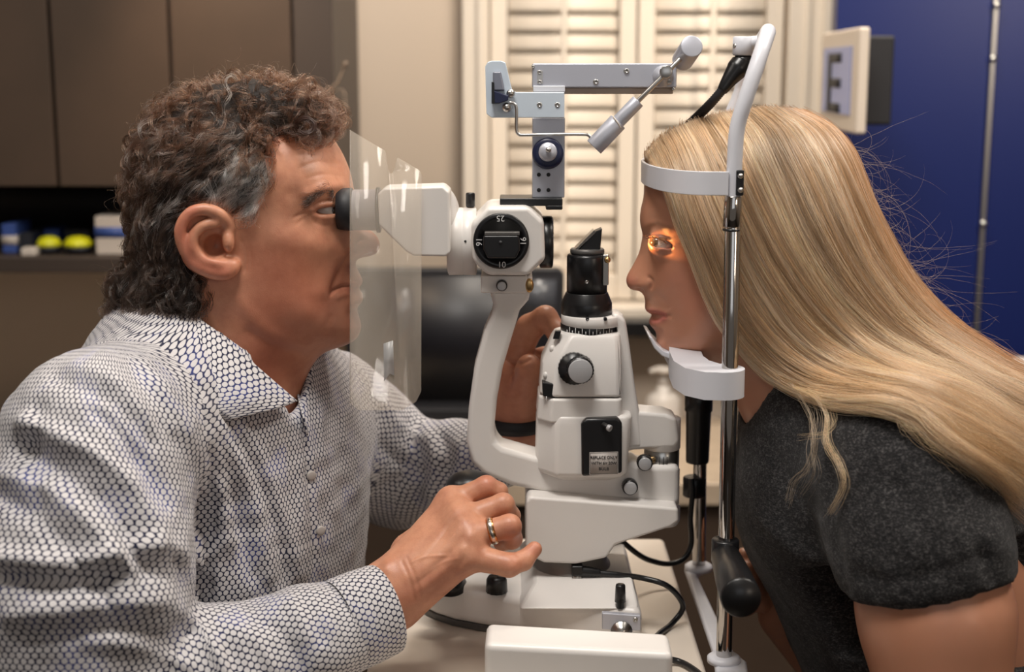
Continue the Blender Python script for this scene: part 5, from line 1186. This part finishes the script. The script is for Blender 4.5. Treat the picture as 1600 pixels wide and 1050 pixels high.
# ================================================================== the woman
wo = thing('person', 'woman with long blonde hair and dark heather t-shirt, chin on the chin rest', 'person', tuple(W(1420, 900, YC)))
WSK = skin_mat('fair_skin', srgb(206, 138, 112), rough=.38, bump=.1, mix=.18)
outl = [(1012, 262), (1007, 285), (1006, 307), (1001, 330), (1000, 348), (1004, 366), (1002, 380), (998, 396), (989, 414), (981, 428), (978, 438), (981, 448), (988, 453), (1000, 455), (1007, 464), (1008, 475), (1008, 484), (1016, 490), (1021, 492), (1015, 498), (1015, 507), (1023, 516), (1026, 524), (1026, 536), (1034, 547), (1052, 553), (1080, 556), (1115, 560), (1150, 575), (1190, 590), (1240, 580), (1280, 520), (1308, 450), (1322, 370), (1318, 300), (1290, 235), (1235, 195), (1160, 184), (1085, 195), (1035, 225)]
ctl = [(1012, 330, 46, 34), (1040, 320, 58, 44), (1012, 290, 54, 42), (1080, 300, 66, 55), (1020, 352, 40, 24), (1046, 352, 56, 32), (1007, 368, 13, 11), (1019, 376, 36, 13), (1028, 379, 44, 16), (1038, 380, 50, 20), (1050, 382, 55, 28), (1000, 400, 11, 9), (988, 430, 12, 11), (1002, 440, 16, 11), (1012, 420, 22, 15), (1032, 410, 42, 26), (1060, 420, 58, 38), (1016, 468, 26, 18), (1030, 480, 32, 22), (1036, 495, 32, 22), (1026, 510, 27, 18), (1040, 535, 30, 20), (1060, 530, 42, 24), (1070, 490, 54, 34), (1100, 420, 66, 50), (1150, 350, 71, 60), (1150, 260, 73, 70), (1220, 300, 74, 72), (1280, 350, 70, 66), (1270, 450, 62, 55), (1200, 440, 66, 55), (1150, 500, 60, 34), (1100, 520, 54, 26), (1190, 550, 50, 36)]
lo = W(965, 660, YC); hi = W(1350, 160, YC)
f = Field((lo.x, YC-.10, lo.z), (hi.x, YC+.10, hi.z), .0014)
f.F = head_field(f, outl, ctl, YC)
f.chain([V3(1205, 520, YC), V3(1245, 610, YC), V3(1300, 720, YC)], [.046, .048, .062], .03)
f.cap(V3(1262, 500, YC-.045), V3(1228, 650, YC-.028), .009, .008, .02)
f.ell(V3(1036.5, 380, YC-.032), (.0137, .0137, .0137), .006)
f.ell(V3(1027, 379, YC-.046), (.0145, .015, .0042), .0015, 'sub', rot=[(.97, 0, -.24), (0, 1, 0), (.24, 0, .97)])
f.ell(V3(997, 454, YC-.0095), (.0055, .0045, .0032), .002, 'sub')
V, Q = f.mesh(); V = relax(V, Q, 2)
V = sculpt(V, Q, [
 ([(1010, 354), (1026, 350), (1046, 358)], 7, 1.2), ([(1014, 366), (1030, 366), (1047, 376)], 2.5, -1.1), ([(1013, 371), (1028, 371), (1046, 380)], 3, 1.1), ([(1016, 390), (1030, 391), (1045, 385)], 3, .9), ([(1016, 398), (1032, 401), (1050, 394)], 3, -.6),
 ([(1012, 432), (1019, 440), (1015, 453)], 3, -1.5), ([(1006, 443)], 9, 1.5), ([(996, 432), (988, 440)], 4, .3), ([(1019, 491), (1032, 492), (1043, 494)], 2.2, -1.8), ([(1014, 484), (1030, 486), (1042, 491)], 4, .9), ([(1016, 501), (1030, 502), (1040, 497)], 4, 1.2),
 ([(1047, 494)], 4, -1.0), ([(1022, 455), (1036, 470), (1046, 485)], 6, -.6), ([(1055, 430), (1070, 450), (1075, 480)], 22, 1.5), ([(1026, 516), (1036, 520)], 4, -.7)])
parts = [(V, Q)]
SW, EW = V3(1415, 740, 1.125), V3(1485, 1190, 1.06)
g = Field((.10, .90, .38), (.64, 1.60, 1.17), .005)
g.ell(V3(1390, 800, 1.29), (.10, .145, .20), .03, rot=[(.94, 0, .34), (0, 1, 0), (-.34, 0, .94)]); g.ell(V3(1500, 1080, 1.29), (.10, .14, .22), .05)
g.cap(V3(1300, 690, YC), V3(1350, 800, YC), .055, .08, .04)
g.chain([SW, V3(1462, 960, 1.09), EW, V3(1300, 1290, 1.08)], [.056, .0585, .050, .036], .02)
g.chain([V3(1345, 760, 1.45), V3(1340, 1080, 1.44), V3(1225, 960, 1.385)], [.052, .040, .027], .02)
parts.append(g.mesh())
# far hand closed round the far post
seg2 = [([(1196, 905, 1.39), (1168, 888, 1.375), (1152, 892, 1.372), (1150, 903, 1.38)], [.010, .009, .008, .0075]), ([(1202, 918, 1.39), (1172, 906, 1.372), (1154, 910, 1.37), (1152, 920, 1.38)], [.010, .009, .008, .0075]),
        ([(1208, 932, 1.388), (1180, 926, 1.372), (1162, 928, 1.37), (1158, 936, 1.38)], [.010, .009, .008, .0075]), ([(1214, 946, 1.386), (1190, 944, 1.374), (1174, 945, 1.372), (1170, 952, 1.38)], [.009, .008, .007, .0065]), ([(1205, 900, 1.40), (1180, 874, 1.39), (1162, 868, 1.382)], [.013, .010, .008])]
h3 = hand_field((W(1130, 900, 1.38).x, 1.34, W(1200, 1010, 1.38).z), (W(1290, 900, 1.38).x, 1.43, W(1200, 840, 1.38).z), .0018, seg2, [(V3(1240, 975, 1.387), V3(1205, 915, 1.392), .026, .020), (V3(1240, 975, 1.387), V3(1212, 940, 1.39), .026, .018)])
parts.append(h3.mesh())
Vb, Qb = join_parts(parts, 1)
wbody = build('body', Vb, Qb, WSK, wo)
tint(wbody, Vb, srgb(190, 134, 106), [([(1010, 486), (1024, 487), (1038, 491)], 4.5, srgb(186, 98, 92), .75), ([(1014, 503), (1028, 502), (1038, 497)], 5, srgb(192, 104, 98), .75), ([(1060, 440), (1080, 470)], 34, srgb(214, 142, 118), .45), ([(984, 440)], 12, srgb(212, 130, 110), .5),
 ([(1012, 352), (1028, 349), (1048, 357)], 3.5, srgb(140, 96, 70), .7), ([(1014, 368), (1030, 368), (1046, 378)], 3, srgb(120, 76, 62), .6), ([(1020, 390), (1040, 389)], 3, srgb(168, 110, 94), .5)])
ew = ball('eyeball', V3(1036.5, 380, YC-.032), .0118, EYE, wo, n=40)
lathe('iris', V3(1031, 379.5, YC-.0345), V3(1010, 379, YC-.042), [(0, .0072), (.0046, .0062), (.0078, .0044), (.0092, .002)], mat('hazel_iris', srgb(112, 84, 58), .08), ew)
ball('eyeball', V3(1036.5, 380, YC+.032), .0118, EYE, wo, n=24)
# lashes and brow
LM = hair_mat('lash_hair', .3, .3); n = 60; t = np.linspace(0, 1, n); A = smooth_path([(1015, 373, YC-.040), (1024, 370.5, YC-.045), (1036, 374, YC-.049), (1047, 381, YC-.050)], 20); A = A[np.linspace(0, len(A)-1, n).astype(int)]
R0 = np.array([V3(*a) for a in A]); S = np.stack([R0+np.array([-.0012-.0050*u, -.0035*u-.001, -.0016*u+.0052*u*u])*(.7+.5*RNG.random((n, 1))) for u in np.linspace(0, 1, 6)], 1)
hair('eyelashes', S, .00010, np.tile([[.03, .02, .015]], (n, 1)), LM, wo)
n = 420; u = RNG.random(n); A = smooth_path([(1010, 353, 30), (1018, 349, 36), (1030, 349, 45), (1044, 355, 52), (1054, 364, 56)], 20); A = A[(u*(len(A)-1)).astype(int)]
R0 = np.array([V3(a[0]+RNG.normal()*1.0, a[1]+RNG.normal()*2.0, YC-.06) for a in A])
fs_ = Surf(f)
for _ in range(6):
    d_, N_ = fs_(R0); R0 = R0-N_*(d_*.8)[:, None].clip(-.01, .01)
dr = nrmz(np.stack([.9+0*u, 0*u, .15-.5*u], 1)+RNG.normal(size=(n, 3))*.15); S = np.stack([R0+dr*(.0065*q)+N_*(.0008*math.sin(q*3)) for q in np.linspace(0, 1, 5)], 1)
hair('eyebrow', S, .00007, np.tile([[.20, .12, .06]], (n, 1))*RNG.uniform(.6, 1.3, (n, 1)), LM, wo)
# brow of the man, same kind of short strokes
n = 700; u = RNG.random(n); A = smooth_path([(478, 309, 0), (490, 300, 0), (508, 294, 0), (528, 292, 0), (545, 296, 0)], 20); A = A[(u*(len(A)-1)).astype(int)]
fx_ = Field(hax[0], hax[0]+.001, hax[1]); fx_.F = headF; sm_ = Surf(fx_)
R0 = np.array([V3(a[0]+RNG.normal()*2, a[1]+RNG.normal()*3.2, YC-.052) for a in A])
for _ in range(8):
    d_, N_ = sm_(R0); R0 = R0-N_*(d_*.8)[:, None].clip(-.01, .01)
dr = nrmz(np.stack([-.9+0*u, 0*u-.2, .1-.4*(1-u)], 1)+RNG.normal(size=(n, 3))*.25); S = np.stack([R0+dr*(.0085*q)+N_*(.0024*math.sin(q*2.5)+.0012) for q in np.linspace(0, 1, 5)], 1)
hair('eyebrow', S, .00011, np.tile([[.035, .022, .016]], (n, 1))*RNG.uniform(.6, 1.6, (n, 1)), LM, man)
# ---- t-shirt
TM = mat('charcoal_heather', (.012, .012, .013), .85, spec=.2, bump=(800, .5)); nt = TM.node_tree; L = nt.links; b = nt.nodes['Principled BSDF']
tc = nt.nodes.new('ShaderNodeTexCoord'); mp = nt.nodes.new('ShaderNodeMapping'); mp.inputs['Scale'].default_value = (1, 1, 1.6); L.new(tc.outputs['Object'], mp.inputs[0])
n1 = nt.nodes.new('ShaderNodeTexNoise'); n1.inputs['Scale'].default_value = 430; n1.inputs['Detail'].default_value = 5; n1.inputs['Roughness'].default_value = .6; L.new(mp.outputs[0], n1.inputs['Vector'])
r = nt.nodes.new('ShaderNodeValToRGB'); e = r.color_ramp.elements; e[0].position = .41; e[0].color = (.010, .010, .011, 1); e[1].position = .66; e[1].color = (.11, .105, .105, 1); x = e.new(.51); x.color = (.024, .023, .024, 1)
n2 = nt.nodes.new('ShaderNodeTexNoise'); n2.inputs['Scale'].default_value = 170; n2.inputs['Detail'].default_value = 6; n2.inputs['Roughness'].default_value = .75; L.new(mp.outputs[0], n2.inputs['Vector']); mx_ = nt.nodes.new('ShaderNodeMix'); mx_.inputs[0].default_value = .45; L.new(n1.outputs['Fac'], mx_.inputs[2]); L.new(n2.outputs['Fac'], mx_.inputs[3]); L.new(mx_.outputs[0], r.inputs[0]); L.new(r.outputs[0], b.inputs['Base Color']); b.inputs['Sheen Weight'].default_value = .08; b.inputs['Sheen Roughness'].default_value = .5
g = Field((.09, .94, .45), (.66, 1.62, 1.18), .0042)
RT = [(.94, 0, .34), (0, 1, 0), (-.34, 0, .94)]
g.ell(V3(1380, 800, 1.29), (.122, .165, .215), .03, rot=RT); g.ell(V3(1475, 1060, 1.29), (.120, .155, .24), .06, rot=RT); g.ell(V3(1262, 790, 1.25), (.055, .07, .06), .05); g.ell(V3(1262, 790, 1.33), (.055, .07, .06), .05)
g.cap(V3(1395, 735, 1.145), V3(1365, 735, 1.44), .056, .056, .05)
g.cap(V3(1290, 672, 1.25), V3(1400, 700, 1.17), .040, .050, .04); g.cap(V3(1290, 672, 1.33), V3(1380, 700, 1.42), .040, .050, .04)
g.chain([V3(1410, 740, 1.125), V3(1440, 850, 1.105), V3(1463, 1010, 1.085)], [.063, .0665, .0650], .03)
g.chain([V3(1350, 745, 1.45), V3(1345, 880, 1.45)], [.060, .062], .03)
g.cap(V3(1225, 560, YC), V3(1262, 668, YC), .052, .052, .008, 'sub')
# cut the sleeve hems flat
def halfspace(pt, nrm, lo, hi):
    pt = np.array(pt); nrm = nrmz(np.array(nrm, float)); g.op(lambda X, Y, Z: (X-pt[0])*nrm[0]+(Y-pt[1])*nrm[1]+(Z-pt[2])*nrm[2], lo, hi, .004, 'sub')
halfspace(V3(1460, 953, 1.03), (-.25, .0, 1), V3(1300, 1130, 1.0)-np.array([0, 0, 0]), V3(1610, 880, 1.16))
V, Q = g.mesh(); V = relax(V, Q, 2)
V = sculpt(V, Q, [([(1300, 700), (1296, 760), (1304, 850), (1322, 930)], 8, -6), ([(1316, 720), (1322, 790), (1332, 870)], 14, 2), ([(1345, 700), (1420, 690), (1500, 720)], 8, -2), ([(1340, 900), (1420, 905), (1540, 870)], 10, -1.6), ([(1400, 760), (1440, 830), (1450, 900)], 14, -2.5), ([(1350, 800), (1380, 850), (1400, 930)], 12, 2),
 ([(1500, 780), (1530, 850), (1550, 910)], 12, -2), ([(1200, 700), (1240, 760), (1280, 840)], 14, -2.5), ([(1180, 800), (1230, 850), (1290, 880)], 12, 2.5), ([(1190, 860), (1240, 900), (1300, 920)], 12, -3), ([(1345, 950), (1440, 948), (1570, 915)], 2.2, -.8, True), ([(1325, 690), (1400, 676), (1470, 700)], 3, -1.2)])
V = V+vnormals(V, Q)*((noise3(V[:, 0], V[:, 1], V[:, 2], 45, 9)*.0011)[:, None])
ts = build('t_shirt', V, Q, TM, wo)
# ---- long hair
Vt = V; Pt_ = PX(Vt)
def over(px, py, Y, gap):
    """depth that keeps a lock lying on the shoulder instead of inside it"""
    m = (np.abs(Pt_[:, 0]-px) < 9) & (np.abs(Pt_[:, 1]-py) < 9)
    return min(Y, Vt[m, 1].min()-gap) if m.any() else Y
GU = [
 [(1014, 242, 8), (1030, 270, 45), (1046, 302, 63), (1065, 360, 72), (1083, 401, 75), (1101, 449, 75), (1122, 496, 73), (1142, 524, 71), (1162, 548, 70), (1196, 585, 70), (1243, 611, 80), (1300, 629, 100), (1379, 634, 135), (1431, 650, 158), (1475, 690, 172), (1530, 724, 180), (1590, 770, 182)],
 [(1040, 215, 8), (1060, 250, 55), (1082, 310, 74), (1107, 380, 84), (1137, 450, 86), (1172, 510, 84), (1217, 560, 84), (1275, 594, 94), (1340, 610, 112), (1410, 622, 142), (1470, 652, 165), (1530, 692, 178), (1600, 738, 184), (1650, 772, 186)],
 [(1090, 190, 6), (1115, 232, 60), (1142, 290, 82), (1177, 370, 92), (1217, 440, 94), (1267, 505, 94), (1322, 553, 100), (1385, 585, 118), (1450, 608, 145), (1520, 645, 165), (1590, 695, 172), (1660, 740, 175)],
 [(1150, 177, 5), (1182, 217, 58), (1212, 282, 82), (1247, 360, 93), (1287, 430, 94), (1332, 490, 92), (1382, 535, 94), (1440, 568, 108), (1505, 598, 130), (1575, 642, 150), (1660, 695, 160)],
 [(1200, 172, 4), (1242, 207, 48), (1277, 262, 72), (1308, 330, 83), (1342, 400, 82), (1382, 460, 80), (1432, 515, 82), (1490, 556, 92), (1560, 602, 110), (1660, 660, 120)],
 [(1238, 176, 3), (1284, 205, 26), (1315, 250, 44), (1340, 310, 52), (1370, 375, 52), (1407, 440, 52), (1452, 495, 54), (1510, 545, 60), (1575, 592, 68), (1665, 645, 75)],
 [(1256, 180, 0), (1298, 205, 0), (1328, 250, 0), (1350, 310, 0), (1380, 370, 0), (1418, 435, 0), (1462, 488, 0), (1518, 540, 0), (1583, 590, 0), (1668, 638, 0)]]
K = 30
def resamp(P, K):
    P = smooth_path(P, 8); s = np.concatenate([[0], np.cumsum(np.linalg.norm(np.diff(P, axis=0), axis=1))]); return np.stack([np.interp(np.linspace(0, s[-1], K), s, P[:, i]) for i in range(3)], 1)
GW = np.stack([resamp([W(x, y, over(x, y, YC-d*.001, [.010, .010, .008, .006, .006, .006, .006][gi]) if gi < 5 else YC-d*.001) for x, y, d in g_], K) for gi, g_ in enumerate(GU)])           # near side
mir = GW.copy(); mir[:, :, 1] = 2*YC-mir[:, :, 1]
# far side falls straighter, behind the posts
far = mir.copy(); 
ALL = np.concatenate([GW, mir[::-1][1:]]); NG = len(ALL)
def hair_at(u, K=K):
    """u in 0..NG-1 -> guide curve(s), smoothly between the guides"""
    i = np.clip(np.floor(u).astype(int), 0, NG-2); t = (u-i)[:, None, None]; p0, p1, p2, p3 = ALL[np.maximum(i-1, 0)], ALL[i], ALL[i+1], ALL[np.minimum(i+2, NG-1)]
    return .5*((2*p1)+(p2-p0)*t+(2*p0-5*p1+4*p2-p3)*t*t+(3*p1-p0-3*p2+p3)*t**3)
# under layer: a sheet of hair with thickness
U = np.linspace(0, NG-1, 90); G = hair_at(U); ctr = np.stack([np.interp(np.arange(K), [0, 8, 16, K-1], v) for v in zip(V3(1170, 300, YC), V3(1180, 420, YC), V3(1330, 640, YC), V3(1620, 760, YC))], 1)
G = G + nrmz(ctr[None]-G)*.006; a_, b_ = G.shape[:2]; i, j = np.meshgrid(np.arange(a_-1), np.arange(b_-1), indexing='ij'); q = (i*b_+j).ravel(); Qh = np.stack([q, q+1, q+b_+1, q+b_], 1)
um = mat('hair_under_layer', srgb(170, 128, 84), .6, noise=(40, srgb(120, 82, 50), .35, .7))
ke = int((b_-1)*.66); Qh = Qh[(Qh[:, 0] % b_) < ke]; uu, inv = np.unique(Qh, return_inverse=True); wh = build('hair', G.reshape(-1, 3)[uu], inv.reshape(Qh.shape), um, wo); s_ = wh.modifiers.new('thick', 'SOLIDIFY'); s_.thickness = .004; s_.offset = 0
BM = hair_mat('blonde_hair', .24, .32, .25, .5)
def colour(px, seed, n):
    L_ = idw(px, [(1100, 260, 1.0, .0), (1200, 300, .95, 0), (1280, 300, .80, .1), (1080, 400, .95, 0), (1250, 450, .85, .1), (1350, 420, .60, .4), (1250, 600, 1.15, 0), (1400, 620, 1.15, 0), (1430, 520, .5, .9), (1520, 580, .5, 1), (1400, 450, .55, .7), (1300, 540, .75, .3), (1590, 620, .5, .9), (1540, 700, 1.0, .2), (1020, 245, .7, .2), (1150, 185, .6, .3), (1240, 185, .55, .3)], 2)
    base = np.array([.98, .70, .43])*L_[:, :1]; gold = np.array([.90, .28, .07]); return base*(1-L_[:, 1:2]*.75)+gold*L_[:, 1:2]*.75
def blonde(n, u, lay, kids, spread, rad, cut, wave, name, dark=.35, tone=None, root_skip=None):
    P = hair_at(u); n = len(u); C0 = ctr[None]; out = nrmz(P-C0)
    t = np.linspace(0, 1, K)[None, :, None]
    P = P+out*(lay[:, None, None]*np.minimum(1, t*6+.15))
    ph = RNG.uniform(0, 6.28, (n, 1, 1)); fq = RNG.uniform(1.2, 2.6, (n, 1, 1)); tang = nrmz(np.gradient(P, axis=1)); bi = nrmz(np.cross(tang, out))
    uc = u[:, None, None]; P = P+bi*(np.sin(6.28*1.7*t+uc*5+.4*ph)*wave*1.3*t*t)+out*(np.sin(6.28*1.3*t+uc*9)*wave*.8*t)
    P = P+bi*(np.sin(fq*6.28*t+ph)*wave*t)+out*(np.cos(fq*5*t+ph*2)*wave*.5*t)
    dv = RNG.normal(size=(n, 1, 3))*np.array([.7, .35, 1.0]); cl = np.floor(u*5).astype(int); cdv = RNG.normal(size=(cl.max()+1, 3))[cl][:, None, :]*np.array([.6, .2, 1.0]); te = np.clip((t-.55)/.45, 0, 1)
    P = P+cdv*te**1.5*.010+dv*te**1.5*.004
    # trim lengths at the tip
    L = 1-cut*RNG.random(n)
    s = np.linspace(0, 1, K)[None]*L[:, None]*(K-1); i0 = np.clip(s.astype(int), 0, K-2); fr = (s-i0)[..., None]; P = np.take_along_axis(P, i0[..., None], 1)*(1-fr)+np.take_along_axis(P, (i0+1)[..., None], 1)*fr
    S = clump(P, kids, spread, .55, .00035) if kids > 1 else P
    px = PX(P[:, K//3]); c = colour(px, 0, n)*np.where(RNG.random((n, 1)) < dark, RNG.uniform(.45, .8, (n, 1)), RNG.uniform(.9, 1.15, (n, 1)))*np.array([1, 1, 1])
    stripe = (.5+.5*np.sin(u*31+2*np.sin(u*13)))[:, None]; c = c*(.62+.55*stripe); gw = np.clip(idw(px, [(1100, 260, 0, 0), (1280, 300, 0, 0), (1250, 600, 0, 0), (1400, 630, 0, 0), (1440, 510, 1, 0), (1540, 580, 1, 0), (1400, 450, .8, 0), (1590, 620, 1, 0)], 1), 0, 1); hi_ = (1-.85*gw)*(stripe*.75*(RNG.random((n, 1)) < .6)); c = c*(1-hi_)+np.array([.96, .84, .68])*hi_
    warm = RNG.uniform(-.06, .08, (n, 1)); c = c*np.concatenate([1+warm, 1+0*warm, 1-warm*1.6], 1)
    if tone is not None: c = c*np.array(tone)
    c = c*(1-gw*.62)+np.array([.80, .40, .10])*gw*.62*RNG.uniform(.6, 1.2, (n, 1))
    c = np.repeat(c, kids, 0)*RNG.uniform(.88, 1.1, (n*kids, 1))
    return hair(name, S, RNG.uniform(rad*.7, rad*1.3, len(S)), c.clip(.01, .92), BM, wh)
nl = 1500; u = RNG.random(nl)*6.4; blonde(nl, u, RNG.uniform(-.004, .005, nl), 11, .0016, .00013, .10, .004, 'hair_locks')
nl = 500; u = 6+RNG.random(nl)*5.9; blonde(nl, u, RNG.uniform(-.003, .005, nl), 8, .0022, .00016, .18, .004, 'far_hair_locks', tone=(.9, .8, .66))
nl = 3500; u = RNG.random(nl)*6.4; blonde(nl, u, RNG.uniform(.0, .0065, nl), 1, .001, .00010, .3, .006, 'hair_strands', dark=.2)
# flyaways along the back outline
nf = 220; u = 5.2+RNG.random(nf)*1.3; P = hair_at(u); n0 = RNG.integers(4, 20, nf); S = np.zeros((nf, 14, 3))
d0 = nrmz(np.stack([RNG.uniform(.5, 1.1, nf), RNG.normal(size=nf)*.5, RNG.uniform(-.7, .35, nf)], 1)); p = P[np.arange(nf), n0]; d = d0.copy(); Lf = RNG.uniform(.02, .10, nf)[:, None]; tw_ = RNG.normal(size=(nf, 1))*.22
for i in range(14):
    S[:, i] = p; p = p+d*Lf/13; rx = np.stack([d[:, 2], d[:, 1]*0, -d[:, 0]], 1); d = nrmz(d+rx*tw_+np.array([.02, 0, -.10])+RNG.normal(size=d.shape)*.05)
hair('flyaway_strands', S, .000055, np.tile([[.62, .48, .34]], (nf, 1)), BM, wh)
# separate curling locks over the shoulder
def lock(P, n, spread, rad, col, tw=1.0):
    P = resamp([W(p[0], p[1], over(p[0], p[1], p[2], .004) if p[2] < YC else p[2]) for p in P], 30); S = np.repeat(P[None], n, 0)+RNG.normal(size=(n, 1, 3))*spread*np.array([1, 1, 1]); t = np.linspace(0, 1, 30)[None, :, None]
    S = S+RNG.normal(size=(n, 1, 3))*spread*.8*np.sin(t*3)+np.cumsum(RNG.normal(size=(n, 30, 3))*.0003, 1)
    hair('curling_lock', S, rad, (np.array(col)*RNG.uniform(.6, 1.2, (n, 1))).clip(0, .9), BM, wh)
lt = (.95, .66, .38)
YS = 1.16
lock([(1240, 606, YS+.01), (1275, 620, YS-.01), (1292, 650, YS-.015), (1292, 690, YS-.02), (1312, 725, YS-.025), (1320, 755, YS-.03), (1308, 785, YS-.03), (1297, 802, YS-.03)], 34, .0012, .00012, lt)
lock([(1235, 600, YS+.01), (1262, 640, YS), (1272, 690, YS-.005), (1262, 730, YS-.01), (1240, 752, YS-.01), (1231, 785, YS-.01)], 16, .0013, .00010, (.6, .45, .3))
lock([(1250, 606, YS+.02), (1278, 650, YS), (1268, 700, YS-.01), (1272, 740, YS-.01), (1250, 775, YS-.01)], 10, .002, .00009, (.6, .45, .3))
lock([(1290, 615, YS), (1302, 660, YS-.02), (1284, 680, YS-.02), (1246, 683, YS-.01)], 10, .0015, .00009, lt)
lock([(1330, 622, YS-.01), (1395, 640, YS-.04), (1415, 668, YS-.05), (1440, 672, YS-.055), (1432, 645, YS-.055)], 30, .0018, .00012, lt)
lock([(1340, 615, YS-.01), (1410, 636, YS-.045), (1460, 690, YS-.06), (1530, 722, YS-.065), (1592, 772, YS-.07)], 90, .004, .00013, lt)
lock([(1380, 610, YS-.02), (1450, 640, YS-.045), (1500, 700, YS-.06), (1550, 720, YS-.065), (1600, 745, YS-.07)], 80, .005, .00013, (.72, .50, .30))
lock([(1420, 600, YS-.01), (1500, 625, YS-.04), (1560, 668, YS-.05), (1620, 690, YS-.05)], 90, .006, .00013, (.74, .52, .32))
# hair of the far side hanging by the neck
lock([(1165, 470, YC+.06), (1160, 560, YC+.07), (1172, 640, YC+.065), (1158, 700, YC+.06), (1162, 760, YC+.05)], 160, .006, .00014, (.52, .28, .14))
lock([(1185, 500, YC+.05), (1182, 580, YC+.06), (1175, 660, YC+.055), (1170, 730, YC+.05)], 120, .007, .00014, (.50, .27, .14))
bpy.context.view_layer.update()
